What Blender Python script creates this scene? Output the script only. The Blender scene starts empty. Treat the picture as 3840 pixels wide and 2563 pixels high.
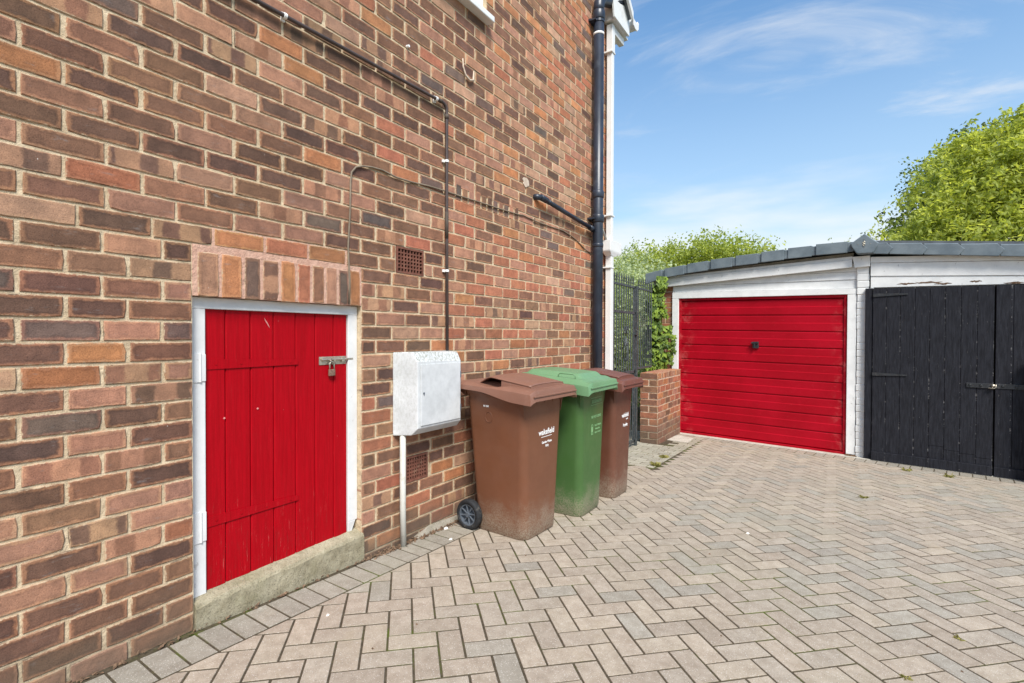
import bpy, math, random
import numpy as np
from mathutils import Matrix, Vector

random.seed(7)
rng = np.random.default_rng(7)
C = bpy.context.scene.collection
SC = bpy.context.scene
PI = math.pi

# ------------------------------------------------------------------ camera
YAW, PITCH, ROLL = .59194, .01212, .003
FPX = 1871.5 / 3840.0
CAM = Vector((2.300, 0.0, 1.26))
cd = bpy.data.cameras.new('camera')
cam = bpy.data.objects.new('camera', cd)
C.objects.link(cam)
SC.camera = cam
cd.sensor_fit = 'HORIZONTAL'
cd.sensor_width = 36.0
cd.lens = 36.0 * FPX
cd.clip_start = .02
cd.clip_end = 3000
_R = Vector((math.cos(YAW), math.sin(YAW), 0))
_F0 = Vector((-math.sin(YAW), math.cos(YAW), 0))
_F = _F0 * math.cos(PITCH) - Vector((0, 0, math.sin(PITCH)))
_U = _F0 * math.sin(PITCH) + Vector((0, 0, math.cos(PITCH)))
_R2 = _R * math.cos(ROLL) + _U * math.sin(ROLL)
_U2 = -_R * math.sin(ROLL) + _U * math.cos(ROLL)
m = Matrix.Identity(4)
for i in range(3):
    m[i][0], m[i][1], m[i][2] = _R2[i], _U2[i], -_F[i]
    m[i][3] = CAM[i]
cam.matrix_world = m


# ------------------------------------------------------------------ light
SUN_EL, SUN_AZ = 50.0, -44.0            # azimuth measured from +x towards +y
wd = bpy.data.worlds.new('World')
SC.world = wd
wd.use_nodes = True
nt = wd.node_tree
nt.nodes.clear()
w_out = nt.nodes.new('ShaderNodeOutputWorld')
w_bg = nt.nodes.new('ShaderNodeBackground')
w_bg.inputs['Strength'].default_value = .095
sky = nt.nodes.new('ShaderNodeTexSky')
sky.sky_type = 'NISHITA'
sky.sun_disc = False
sky.sun_elevation = math.radians(SUN_EL)
sky.sun_rotation = math.radians(90 - SUN_AZ)
sky.air_density = 1.15
sky.dust_density = .9
sky.ozone_density = 1.6
tc = nt.nodes.new('ShaderNodeTexCoord')
sep = nt.nodes.new('ShaderNodeSeparateXYZ')
nt.links.new(tc.outputs['Generated'], sep.inputs[0])


def wmath(op, a, b=None, clamp=False):
    n = nt.nodes.new('ShaderNodeMath')
    n.operation = op
    n.use_clamp = clamp
    for k, v in enumerate((a, b)):
        if v is None:
            continue
        if isinstance(v, (int, float)):
            n.inputs[k].default_value = v
        else:
            nt.links.new(v, n.inputs[k])
    return n.outputs[0]


def wramp(v, p0, p1):
    n = nt.nodes.new('ShaderNodeMapRange')
    n.interpolation_type = 'SMOOTHSTEP'
    n.inputs['From Min'].default_value = p0
    n.inputs['From Max'].default_value = p1
    nt.links.new(v, n.inputs['Value'])
    return n.outputs[0]


CLX, CLY = 7.7, 2.1
# clouds: direction projected on a plane overhead, streaked
zc = wmath('MAXIMUM', sep.outputs['Z'], .02)
zz = wmath('ADD', zc, .14)
px = wmath('DIVIDE', sep.outputs['X'], zz)
py = wmath('DIVIDE', sep.outputs['Y'], zz)
cmb = nt.nodes.new('ShaderNodeCombineXYZ')
nt.links.new(px, cmb.inputs[0])
nt.links.new(py, cmb.inputs[1])
mp = nt.nodes.new('ShaderNodeMapping')
mp.inputs['Rotation'].default_value = (0, 0, math.radians(-52))
mp.inputs['Scale'].default_value = (.95, 1.75, 1)
mp.inputs['Location'].default_value = (CLX, CLY, 0)
nt.links.new(cmb.outputs[0], mp.inputs['Vector'])
cn = nt.nodes.new('ShaderNodeTexNoise')
cn.inputs['Scale'].default_value = .95
cn.inputs['Detail'].default_value = 9
cn.inputs['Roughness'].default_value = .62
cn.inputs['Distortion'].default_value = .7
nt.links.new(mp.outputs[0], cn.inputs['Vector'])
cl = wramp(cn.outputs['Fac'], .52, .72)
cl = wmath('MULTIPLY', wmath('MULTIPLY', cl, .62), wramp(sep.outputs['Z'], .22, .36))
# the bright haze and cloud bank low over the horizon
bn = nt.nodes.new('ShaderNodeTexNoise')
bn.inputs['Scale'].default_value = 3.4
bn.inputs['Detail'].default_value = 6
mp2 = nt.nodes.new('ShaderNodeMapping')
mp2.inputs['Scale'].default_value = (1, 1, 5)
nt.links.new(tc.outputs['Generated'], mp2.inputs['Vector'])
nt.links.new(mp2.outputs[0], bn.inputs['Vector'])
bump_ = wmath('MULTIPLY', wmath('SUBTRACT', bn.outputs['Fac'], .5), .26)
zb = wmath('ADD', sep.outputs['Z'], bump_)
bank = wmath('SUBTRACT', 1.0, wramp(zb, .13, .27))
bank = wmath('MULTIPLY', bank, 1.0)
haze = wmath('SUBTRACT', 1.0, wramp(sep.outputs['Z'], .05, .64))
haze = wmath('MULTIPLY', haze, .58)
hsv = nt.nodes.new('ShaderNodeHueSaturation')
hsv.inputs['Saturation'].default_value = 1.12
hsv.inputs['Value'].default_value = 1.15
nt.links.new(sky.outputs[0], hsv.inputs['Color'])


tint = nt.nodes.new('ShaderNodeMix')
tint.data_type = 'RGBA'
tint.blend_type = 'MULTIPLY'
tint.inputs[0].default_value = 1
nt.links.new(hsv.outputs[0], tint.inputs[6])
tint.inputs[7].default_value = (.84, 1.06, 1.13, 1)


def wmix(f, a, b):
    n = nt.nodes.new('ShaderNodeMix')
    n.data_type = 'RGBA'
    nt.links.new(f, n.inputs[0])
    nt.links.new(a, n.inputs[6])
    n.inputs[7].default_value = b
    return n.outputs[2]


c1 = wmix(haze, tint.outputs[2], (4.1, 4.9, 5.6, 1))
c2 = wmix(cl, c1, (5.3, 5.5, 5.75, 1))
c3 = wmix(bank, c2, (5.75, 6.0, 6.15, 1))
nt.links.new(c3, w_bg.inputs['Color'])
nt.links.new(w_bg.outputs[0], w_out.inputs[0])

sd = bpy.data.lights.new('sun', 'SUN')
sd.energy = 3.3
sd.angle = math.radians(20)
sd.color = (1, .95, .88)
sun = bpy.data.objects.new('sun', sd)
C.objects.link(sun)
el, az = math.radians(SUN_EL), math.radians(SUN_AZ)
sv = Vector((math.cos(el) * math.cos(az), math.cos(el) * math.sin(az), math.sin(el)))
sun.rotation_euler = sv.to_track_quat('Z', 'Y').to_euler()
sun.location = (6, 2, 8)

SC.view_settings.view_transform = 'Standard'
SC.view_settings.look = 'None'
SC.view_settings.exposure = .80
SC.view_settings.gamma = 1
SC.view_settings.use_curve_mapping = False
SC.render.engine = 'CYCLES'
SC.cycles.max_bounces = 6
SC.cycles.transparent_max_bounces = 8


# ------------------------------------------------------------------ node helpers
class NT:
    def __init__(self, name, rough=.8, spec=.35):
        self.m = bpy.data.materials.new(name)
        self.m.use_nodes = True
        self.t = self.m.node_tree
        self.b = self.t.nodes['Principled BSDF']
        self.b.inputs['Roughness'].default_value = rough
        self.b.inputs['Specular IOR Level'].default_value = spec
        self.pos = None

    def n(self, typ, ins=None, **pr):
        x = self.t.nodes.new(typ)
        for k, v in pr.items():
            setattr(x, k, v)
        for k, v in (ins or {}).items():
            self.set(x.inputs[k], v)
        return x

    def set(self, sock, v):
        if hasattr(v, 'is_output') or isinstance(v, bpy.types.NodeSocket):
            self.t.links.new(v, sock)
        else:
            if isinstance(v, (tuple, list)) and sock.type == 'RGBA' and len(v) == 3:
                v = (*v, 1)
            sock.default_value = v

    def P(self):
        if self.pos is None:
            self.pos = self.n('ShaderNodeNewGeometry').outputs['Position']
        return self.pos

    def obj(self):
        return self.n('ShaderNodeTexCoord').outputs['Object']

    def noise(self, scale, detail=4, rough=.55, vec=None, stretch=None, dist=0.0, col=False):
        v = vec if vec is not None else self.P()
        if stretch:
            v = self.n('ShaderNodeMapping', {'Vector': v, 'Scale': stretch}).outputs[0]
        x = self.n('ShaderNodeTexNoise', {'Vector': v, 'Scale': scale, 'Detail': detail, 'Roughness': rough, 'Distortion': dist})
        return x.outputs['Color' if col else 'Fac']

    def ramp(self, v, a, b, lo=0.0, hi=1.0, smooth=True):
        x = self.n('ShaderNodeMapRange', {'Value': v, 'From Min': a, 'From Max': b, 'To Min': lo, 'To Max': hi})
        if smooth:
            x.interpolation_type = 'SMOOTHSTEP'
        return x.outputs[0]

    def math(self, op, a, b=0.0, c=None, clamp=False):
        x = self.n('ShaderNodeMath', operation=op, use_clamp=clamp)
        self.set(x.inputs[0], a)
        self.set(x.inputs[1], b)
        if c is not None:
            self.set(x.inputs[2], c)
        return x.outputs[0]

    def mix(self, f, a, b, mode='MIX'):
        x = self.n('ShaderNodeMix', data_type='RGBA', blend_type=mode)
        self.set(x.inputs[0], f)
        self.set(x.inputs[6], a)
        self.set(x.inputs[7], b)
        return x.outputs[2]

    def attr(self, name, out='Color'):
        return self.n('ShaderNodeAttribute', attribute_name=name).outputs[out]

    def bump(self, h, strength=.5, dist=.002, normal=None):
        x = self.n('ShaderNodeBump', {'Height': h, 'Strength': strength, 'Distance': dist})
        if normal is not None:
            self.t.links.new(normal, x.inputs['Normal'])
        self.t.links.new(x.outputs[0], self.b.inputs['Normal'])
        return x.outputs[0]

    def color(self, c):
        self.set(self.b.inputs['Base Color'], c)

    def rough(self, r):
        self.set(self.b.inputs['Roughness'], r)


MAT = {}


def plain(name, col, rough=.6, spec=.4, var=.12, nscale=9, bump=.15, bscale=160, metal=0.0, dirt=None, dirt_amt=.4, dirt_scale=5):
    a = NT(name, rough, spec)
    f = a.noise(nscale, 6, .6)
    lo = tuple(max(0, x * (1 - var)) for x in col)
    hi = tuple(min(1, x * (1 + var)) for x in col)
    c = a.mix(a.ramp(f, .3, .7), lo, hi)
    if dirt:
        d = a.noise(dirt_scale, 8, .68)
        c = a.mix(a.ramp(d, .52, .72, 0, dirt_amt), c, dirt)
    a.color(c)
    if bump:
        a.bump(a.noise(bscale, 3, .6), bump, .001)
    a.b.inputs['Metallic'].default_value = metal
    MAT[name] = a.m
    return a.m


def brick_material():
    a = NT('brick_face', .88, .25)
    rim = a.attr('rim')
    core = a.attr('core')
    par = a.n('ShaderNodeSeparateXYZ', {'Vector': a.attr('par', 'Vector')})
    uv = a.n('ShaderNodeSeparateXYZ', {'Vector': a.attr('fuv', 'Vector')})
    u, v = uv.outputs[0], uv.outputs[1]
    wob = a.math('MULTIPLY', a.math('SUBTRACT', a.noise(24, 5, .65), .5), .040)
    # distance (m) to the nearest edge of the face
    eu = a.math('MINIMUM', u, a.math('SUBTRACT', uv.outputs[2], u))
    ev = a.math('MINIMUM', v, a.math('SUBTRACT', .072, v))
    e = a.math('ADD', a.math('MINIMUM', eu, a.math('MULTIPLY', ev, 1.3)), wob)
    m1 = a.ramp(e, .006, .022)
    m1 = a.math('MULTIPLY', m1, par.outputs[0])
    # bands left by the stacking in the kiln
    ph = a.math('ADD', a.math('MULTIPLY', u, 44.0), a.math('MULTIPLY', par.outputs[2], 9.0))
    band = a.ramp(a.math('SINE', a.math('ADD', ph, a.math('MULTIPLY', wob, 40))), -.15, .45)
    band = a.math('MULTIPLY', band, a.ramp(e, .001, .012))
    m2 = a.math('MULTIPLY', band, par.outputs[1])
    msk = a.math('MAXIMUM', m1, m2)
    c = a.mix(msk, rim, core)
    # dark scorched line just inside the rim of some bricks, lighter sheen in the heart
    halo = a.math('MULTIPLY', a.ramp(e, .009, .016), a.ramp(e, .026, .018))
    c = a.mix(a.math('MULTIPLY', a.math('MULTIPLY', halo, par.outputs[0]), .45), c, a.mix(1.0, core, (.55, .52, .52), 'MULTIPLY'))
    big = a.noise(13, 5, .65)
    c = a.mix(a.ramp(big, .30, .72), a.mix(1.0, c, (.80, .78, .76), 'MULTIPLY'), a.mix(1.0, c, (1.22, 1.17, 1.1), 'MULTIPLY'))
    grain = a.noise(330, 3, .75)
    c = a.mix(a.ramp(grain, .50, .74, 0, .55), c, a.mix(1.0, c, (1.75, 1.65, 1.5), 'MULTIPLY'))
    c = a.mix(a.ramp(a.noise(230, 3, .75), .52, .28, 0, .7), c, a.mix(1.0, c, (.40, .38, .38), 'MULTIPLY'))
    # grey bloom inside some bricks, pale lime smears, paint flecks
    bl = a.ramp(a.noise(21, 5, .7, stretch=(1, .45, 1.5)), .58, .74, 0, .55)
    c = a.mix(a.math('MULTIPLY', bl, msk), c, (.25, .235, .225))
    lime = a.ramp(a.noise(9, 7, .78), .64, .80, 0, .55)
    c = a.mix(lime, c, (.56, .44, .32))
    # mortar smeared over the arrises, so that no outline is clean
    dist = a.math('MINIMUM', eu, ev)
    w2 = a.math('MULTIPLY', a.math('SUBTRACT', a.noise(70, 5, .7), .5), .020)
    smear = a.math('MULTIPLY', a.ramp(a.math('ADD', dist, w2), .0042, .0012), a.ramp(a.noise(11, 3, .6), .36, .56, .15, .95))
    c = a.mix(smear, c, (.46, .34, .225))
    # thin dark cracks, with joint shadow painted in, along edges in places
    w3 = a.math('MULTIPLY', a.math('SUBTRACT', a.noise(48, 5, .7), .5), .016)
    crack_shade = a.math('MULTIPLY', a.ramp(a.math('ADD', dist, w3), .0035, .0008), a.ramp(a.noise(8, 3, .6), .50, .68, 0, .8))
    c = a.mix(crack_shade, c, (.060, .045, .032))
    fle = a.ramp(a.noise(75, 2, .5), .775, .81)
    c = a.mix(a.math('MULTIPLY', fle, .75), c, (.75, .72, .68))
    # ragged dark brown band just below the conduit line
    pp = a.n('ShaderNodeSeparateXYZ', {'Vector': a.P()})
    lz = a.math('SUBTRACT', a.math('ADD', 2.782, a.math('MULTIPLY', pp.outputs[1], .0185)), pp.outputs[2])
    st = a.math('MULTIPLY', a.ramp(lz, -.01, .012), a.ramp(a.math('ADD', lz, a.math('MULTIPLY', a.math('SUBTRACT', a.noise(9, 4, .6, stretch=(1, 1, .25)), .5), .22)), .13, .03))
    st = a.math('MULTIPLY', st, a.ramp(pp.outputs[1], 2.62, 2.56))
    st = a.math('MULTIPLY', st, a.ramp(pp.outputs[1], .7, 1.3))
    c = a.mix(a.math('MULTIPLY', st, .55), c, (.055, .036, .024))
    # mossy soot low down near the ground
    z = a.n('ShaderNodeSeparateXYZ', {'Vector': a.P()}).outputs[2]
    low = a.ramp(a.math('ADD', z, a.math('MULTIPLY', a.math('SUBTRACT', a.noise(6, 4), .5), .26)), .24, -.04, 0, .62)
    c = a.mix(low, c, (.105, .085, .062))
    a.color(c)
    h = a.math('ADD', a.noise(170, 5, .7), a.math('MULTIPLY', a.noise(38, 3, .6), 1.6))
    a.bump(h, .75, .0016)
    MAT['brick'] = a.m


def mortar_material(name, c0, c1):
    a = NT(name, .95, .15)
    c = a.mix(a.ramp(a.noise(14, 6, .65), .3, .7), c0, c1)
    c = a.mix(a.ramp(a.noise(420, 2, .6), .42, .25, 0, .5), c, (.30, .24, .16))
    c = a.mix(a.ramp(a.noise(4, 6, .7), .60, .76, 0, .45), c, (.30, .25, .18))
    z = a.n('ShaderNodeSeparateXYZ', {'Vector': a.P()}).outputs[2]
    low = a.ramp(a.math('ADD', z, a.math('MULTIPLY', a.math('SUBTRACT', a.noise(5, 4), .5), .25)), .20, -.04, 0, .75)
    c = a.mix(low, c, (.22, .18, .125))
    a.color(c)
    a.bump(a.math('ADD', a.noise(220, 4, .7), a.math('MULTIPLY', a.noise(38, 4), 3.0)), 1.0, .0028)
    MAT[name] = a.m


def paver_material(name, speck=True):
    a = NT(name, .9, .22)
    base = a.attr('rim')
    c = a.mix(a.ramp(a.noise(17, 6, .7), .28, .72), a.mix(1.0, base, (.84, .82, .80), 'MULTIPLY'), a.mix(1.0, base, (1.12, 1.13, 1.14), 'MULTIPLY'))
    c = a.mix(a.ramp(a.noise(420, 2, .7), .44, .28, 0, .75), c, a.mix(1.0, c, (.40, .37, .33), 'MULTIPLY'))
    sp = a.n('ShaderNodeTexVoronoi', {'Vector': a.P(), 'Scale': 200.0})
    dots = a.math('MULTIPLY', a.ramp(sp.outputs['Distance'], .42, .16), a.ramp(a.n('ShaderNodeSeparateColor', {'Color': sp.outputs['Color']}).outputs[0], .62, .80))
    c = a.mix(a.math('MULTIPLY', dots, .62), c, (.74, .70, .64))
    dots2 = a.math('MULTIPLY', a.ramp(sp.outputs['Distance'], .42, .16), a.ramp(a.n('ShaderNodeSeparateColor', {'Color': sp.outputs['Color']}).outputs[1], .78, .90))
    c = a.mix(a.math('MULTIPLY', dots2, .75), c, (.10, .085, .07))
    # sand and moss lodged on the chamfers
    ed = a.n('ShaderNodeSeparateXYZ', {'Vector': a.attr('par', 'Vector')}).outputs[0]
    ed = a.ramp(a.math('ADD', ed, a.math('MULTIPLY', a.math('SUBTRACT', a.noise(90, 4, .7), .5), .9)), .12, .55, 0, .9)
    c = a.mix(ed, c, a.mix(a.ramp(a.noise(1.6, 6, .72), .48, .62), (.085, .066, .044), (.085, .092, .026)))
    # broad weathering: greener / yellower patches across the drive
    w = a.noise(.75, 4, .6)
    c = a.mix(a.ramp(w, .48, .72, 0, .30), c, (.29, .275, .20))
    w2 = a.noise(2.3, 5, .7)
    c = a.mix(a.ramp(w2, .56, .74, 0, .35), c, (.34, .27, .17))
    a.color(c)
    a.bump(a.math('ADD', a.noise(260, 4, .75), a.math('MULTIPLY', a.noise(30, 3), .8)), .7, .0016)
    MAT[name] = a.m


def joint_material():
    a = NT('joint_sand', .97, .1)
    c = a.mix(a.ramp(a.noise(50, 5, .7), .3, .7), (.055, .043, .029), (.105, .084, .056))
    moss = a.ramp(a.noise(1.6, 6, .72), .50, .63)
    moss = a.math('MULTIPLY', moss, a.ramp(a.noise(14, 4, .7), .38, .58))
    c = a.mix(moss, c, (.085, .105, .018))
    a.color(c)
    a.bump(a.noise(140, 5, .7), 1.0, .004)
    MAT['joint'] = a.m


def red_wood():
    a = NT('red_painted_wood', .5, .12)
    g = a.noise(9, 6, .7, stretch=(1, 14, .55))
    c = a.mix(a.ramp(g, .3, .7), (.290, .0005, .0045), (.385, .0008, .0070))
    # scuffs: paler scratches and chips, more towards the bottom
    z = a.n('ShaderNodeSeparateXYZ', {'Vector': a.P()}).outputs[2]
    grain = a.noise(34, 6, .75, stretch=(1, 5.5, .32))
    lowm = a.ramp(z, .62, .1)
    s = a.math('MULTIPLY', a.ramp(grain, .60, .72), a.math('ADD', .10, a.math('MULTIPLY', lowm, .75)))
    c = a.mix(s, c, (.62, .16, .14))
    d = a.math('MULTIPLY', a.ramp(a.noise(20, 6, .75, stretch=(1, 4, .3)), .52, .68), a.ramp(z, .46, .12, 0, 1))
    c = a.mix(d, c, (.22, .012, .012))
    chip = a.ramp(a.noise(38, 3, .5), .765, .795)
    c = a.mix(a.math('MULTIPLY', chip, .55), c, (.80, .35, .34))
    a.color(c)
    a.rough(a.ramp(a.noise(6, 4), .3, .7, .42, .6))
    a.bump(a.noise(60, 6, .7, stretch=(1, 6, .25)), .35, .0012)
    MAT['red_wood'] = a.m


def red_metal():
    a = NT('red_painted_steel', .5, .14)
    c = a.mix(a.ramp(a.noise(2.2, 5, .6), .3, .7), (.325, .002, .010), (.405, .003, .015))
    px_ = a.n('ShaderNodeSeparateXYZ', {'Vector': a.obj()}).outputs[0]
    edge = a.math('MAXIMUM', a.ramp(px_, .30, .0), a.ramp(px_, 1.92, 2.14))
    f = a.math('MULTIPLY', edge, a.ramp(a.noise(7, 7, .75), .48, .72, 0, .55))
    c = a.mix(f, c, (.60, .16, .15))
    c = a.mix(a.ramp(a.noise(45, 5, .7), .60, .75, 0, .18), c, (.62, .16, .16))
    a.color(c)
    a.bump(a.noise(320, 3, .6), .25, .0006)
    MAT['red_metal'] = a.m


def white_wood(name='white_wood', base=(.74, .74, .72), peel=.45):
    a = NT(name, .55, .35)
    c = a.mix(a.ramp(a.noise(6, 6, .65), .3, .7), tuple(x * .93 for x in base), tuple(min(.84, x * 1.08) for x in base))
    p = a.ramp(a.noise(24, 7, .72, stretch=(1, 1, .6)), .635, .665, 0, peel)
    c = a.mix(p, c, (.20, .17, .14))
    c = a.mix(a.ramp(a.noise(70, 4, .6), .60, .75, 0, .14), c, (.45, .43, .38))
    a.color(c)
    a.bump(a.noise(55, 6, .7), .4, .0012)
    MAT[name] = a.m


def black_wood():
    a = NT('black_stained_wood', .68, .16)
    g = a.noise(10, 6, .7, stretch=(8, 8, .7))
    c = a.mix(a.ramp(g, .3, .7), (.010, .010, .013), (.026, .027, .034))
    s = a.ramp(a.noise(24, 7, .75, stretch=(3.5, 3.5, .5)), .60, .74, 0, .6)
    c = a.mix(s, c, (.12, .115, .115))
    ox_ = a.n('ShaderNodeSeparateXYZ', {'Vector': a.obj()}).outputs[0]
    fr = a.math('FRACT', a.math('DIVIDE', a.math('SUBTRACT', ox_, 2.402), .129))
    nearj = a.math('MAXIMUM', a.ramp(fr, .055, .02), a.ramp(fr, .945, .98))
    wear = a.math('MULTIPLY', nearj, a.ramp(a.noise(13, 6, .75, stretch=(1, 1, 1.6)), .54, .66, 0, .75))
    c = a.mix(wear, c, (.26, .25, .24))
    chip = a.ramp(a.noise(26, 5, .7, stretch=(5, 5, .5)), .70, .735, 0, .75)
    c = a.mix(chip, c, (.36, .34, .32))
    a.color(c)
    a.rough(a.ramp(a.noise(5, 4), .3, .7, .5, .75))
    a.bump(a.noise(46, 6, .7, stretch=(5, 5, .4)), .45, .0015)
    MAT['black_wood'] = a.m


def plastic(name, col, lidc=False):
    a = NT(name, .4, .45)
    c = a.mix(a.ramp(a.noise(3.5, 5, .6), .3, .7), tuple(x * .94 for x in col), tuple(x * 1.06 for x in col))
    c = a.mix(a.ramp(a.noise(12, 7, .75), .60, .80, 0, .16), c, tuple(min(1, x * 1.5 + .05) for x in col))
    sc = a.ramp(a.noise(48, 5, .7, stretch=(.5, .5, 2.5)), .70, .74, 0, .35)
    c = a.mix(sc, c, tuple(min(1, x * 2 + .1) for x in col))
    if not lidc:
        z = a.n('ShaderNodeSeparateXYZ', {'Vector': a.obj()}).outputs[2]
        zz_ = a.math('ADD', z, a.math('MULTIPLY', a.math('SUBTRACT', a.noise(9, 6, .7), .5), .35))
        d = a.math('MULTIPLY', a.ramp(zz_, .26, .0), a.ramp(a.noise(110, 4, .7), .34, .62, .08, .85))
        c = a.mix(d, c, (.30, .25, .185))
    else:
        c = a.mix(a.ramp(a.noise(30, 6, .75), .55, .80, 0, .22), c, (.42, .38, .33))
    a.color(c)
    a.rough(a.ramp(a.noise(8, 5), .3, .7, .36, .6))
    a.bump(a.noise(380, 2, .6), .12, .0005)
    MAT[name] = a.m


def concrete(name, c0, c1, green=.4):
    a = NT(name, .95, .15)
    c = a.mix(a.ramp(a.noise(12, 6, .7), .3, .7), c0, c1)
    c = a.mix(a.ramp(a.noise(130, 4, .75), .50, .30, 0, .8), c, (.085, .075, .05))
    c = a.mix(a.ramp(a.noise(95, 3, .6), .66, .74, 0, .7), c, (.55, .50, .42))
    c = a.mix(a.ramp(a.noise(5, 6, .7), .5, .7, 0, green), c, (.17, .165, .085))
    a.color(c)
    a.bump(a.math('ADD', a.noise(120, 5, .75), a.math('MULTIPLY', a.noise(25, 3), 1.5)), 1.0, .004)
    MAT[name] = a.m


def grp_box():
    a = NT('weathered_white_plastic', .6, .35)
    c = a.mix(a.ramp(a.noise(10, 6, .65), .3, .7), (.50, .51, .51), (.62, .63, .63))
    nrm = a.n('ShaderNodeSeparateXYZ', {'Vector': a.n('ShaderNodeNewGeometry').outputs['Normal']})
    up = a.ramp(nrm.outputs[2], .15, .6)
    lich = a.math('MULTIPLY', a.ramp(a.noise(75, 7, .82, stretch=(1, 1, .55)), .46, .58), a.math('ADD', .26, a.math('MULTIPLY', up, .7)))
    side = a.math('MAXIMUM', a.ramp(nrm.outputs[1], -.3, -.8, .12, 1), up)
    c = a.mix(a.math('MULTIPLY', lich, side), c, (.24, .245, .19))
    a.color(c)
    a.bump(a.noise(130, 4, .7), .3, .001)
    MAT['grp'] = a.m


def slate(name='slate_grey_cap'):
    a = NT(name, .55, .4)
    c = a.mix(a.ramp(a.noise(6, 6, .6), .3, .7), (.115, .145, .165), (.180, .215, .235))
    c = a.mix(a.ramp(a.noise(60, 5, .7), .55, .8, 0, .25), c, (.28, .30, .29))
    a.color(c)
    a.bump(a.noise(210, 3), .2, .0008)
    MAT['slate'] = a.m


def leaf_mat(name, c0, c1, trans=.35):
    a = NT(name, .55, .3)
    f = a.attr('tone', 'Fac')
    c = a.mix(f, c0, c1)
    a.color(c)
    tr = a.n('ShaderNodeBsdfTranslucent', {'Color': a.mix(1.0, c, (1.5, 1.45, .7), 'MULTIPLY')})
    mx = a.n('ShaderNodeMixShader', {0: trans, 1: a.b.outputs[0], 2: tr.outputs[0]})
    a.t.links.new(mx.outputs[0], a.t.nodes['Material Output'].inputs[0])
    MAT[name] = a.m


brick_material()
mortar_material('mortar', (.49, .375, .240), (.65, .52, .355))
mortar_material('mortar_pink', (.52, .30, .22), (.62, .39, .29))
mortar_material('mortar_pale', (.54, .42, .32), (.66, .54, .43))
paver_material('paver')
joint_material()
red_wood()
red_metal()
white_wood(base=(.77, .77, .75))
white_wood('white_frame', (.66, .66, .65), .35)
white_wood('white_masonry', (.76, .76, .74), .35)
black_wood()
plastic('brown_plastic', (.158, .061, .030))
plastic('brown_lid_skylit', (.210, .100, .067), True)  # body brown lightened, sky reflection painted into the lid colour
plastic('dark_brown_plastic', (.125, .046, .026))
plastic('dark_brown_lid_skylit', (.145, .055, .038), True)  # same for the dark bin: sky sheen put into the lid colour
plastic('green_plastic', (.052, .118, .031))
plastic('green_lid_skylit', (.125, .240, .118), True)  # body green made paler to carry the sky's reflection
concrete('sill_concrete', (.25, .215, .14), (.40, .355, .25), .35)
concrete('slab_concrete', (.42, .39, .33), (.58, .54, .46), .12)
concrete('rough_haunch', (.26, .23, .18), (.40, .36, .30), .3)
grp_box()
slate()
plain('white_plastic', (.76, .76, .74), .4, .45, .05, 5, 0, dirt=(.45, .42, .36), dirt_amt=.3)
plain('white_clip', (.80, .80, .78), .4, .4, .03, 5, 0)
plain('pipe_black', (.020, .026, .040), .38, .5, .35, 4, .1, dirt=(.10, .11, .12), dirt_amt=.35, dirt_scale=7)
plain('conduit_brown', (.070, .050, .045), .45, .4, .2, 8, .1)
plain('cable_drab', (.20, .155, .11), .7, .3, .2, 12, .1)
plain('cable_dark', (.075, .058, .045), .7, .3, .2, 12, .1)
plain('grey_pvc', (.50, .49, .44), .5, .4, .08, 6, .1, dirt=(.25, .23, .17), dirt_amt=.5, dirt_scale=12)
plain('steel', (.46, .42, .34), .42, .5, .25, 30, .3, metal=.75, dirt=(.14, .08, .05), dirt_amt=.8, dirt_scale=45)
plain('rusty', (.20, .12, .085), .7, .4, .4, 40, .5, metal=.4, dirt=(.42, .33, .25), dirt_amt=.6, dirt_scale=60)
plain('iron_grey', (.055, .065, .068), .5, .5, .25, 12, .3, metal=.2, dirt=(.26, .27, .26), dirt_amt=.7, dirt_scale=40)
plain('black_iron', (.022, .024, .027), .5, .45, .3, 15, .3, dirt=(.13, .11, .10), dirt_amt=.5, dirt_scale=35)
plain('rubber', (.018, .019, .021), .75, .3, .3, 20, .3, dirt=(.16, .145, .12), dirt_amt=.6, dirt_scale=18)
plain('rim_grey', (.085, .10, .12), .5, .4, .2, 20, .1)
plain('terracotta', (.17, .068, .046), .85, .25, .25, 25, .5, dirt=(.32, .22, .15), dirt_amt=.5, dirt_scale=20)
plain('void', (.012, .010, .009), .95, .1, .2, 8, 0)
plain('print_white', (.80, .80, .79), .6, .3, .04, 60, 0)
plain('print_green', (.22, .40, .19), .6, .3, .06, 60, 0)
plain('red_scrape', (.60, .24, .22), .7, .2, .2, 90, .2)
plain('rot_wood', (.13, .075, .045), .9, .1, .4, 60, 1.0, dirt=(.55, .52, .46), dirt_amt=.8, dirt_scale=80)
plain('bark', (.12, .09, .065), .95, .1, .35, 9, 1.0, bscale=40)
plain('roof_tile', (.11, .12, .13), .85, .25, .25, 8, .5)
plain('soil', (.085, .065, .045), .97, .1, .4, 12, 1.0, bscale=60)
plain('litter', (.15, .095, .06), .9, .15, .5, 60, .4)
plain('white_chip', (.78, .76, .70), .8, .2, .06, 40, .4)
plain('far_ground', (.10, .12, .06), .97, .1, .3, .5, .3)
plain('asphalt', (.10, .095, .085), .95, .15, .3, 8, .6)
a = NT('window_glass', .06, .6)
a.color((.03, .04, .05))
MAT['glass'] = a.m
leaf_mat('leaf_lime', (.22, .27, .055), (.60, .63, .17), .55)
leaf_mat('leaf_dark', (.045, .075, .018), (.15, .21, .05), .3)
leaf_mat('leaf_bush', (.19, .25, .05), (.54, .58, .14), .48)
leaf_mat('leaf_hazed', (.28, .34, .20), (.56, .62, .40), .45)  # whitish leaves: distant haze is mixed into the colour
leaf_mat('leaf_ivy', (.024, .058, .008), (.24, .34, .040), .28)
leaf_mat('weed_green', (.22, .21, .06), (.46, .42, .17), .35)


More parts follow.
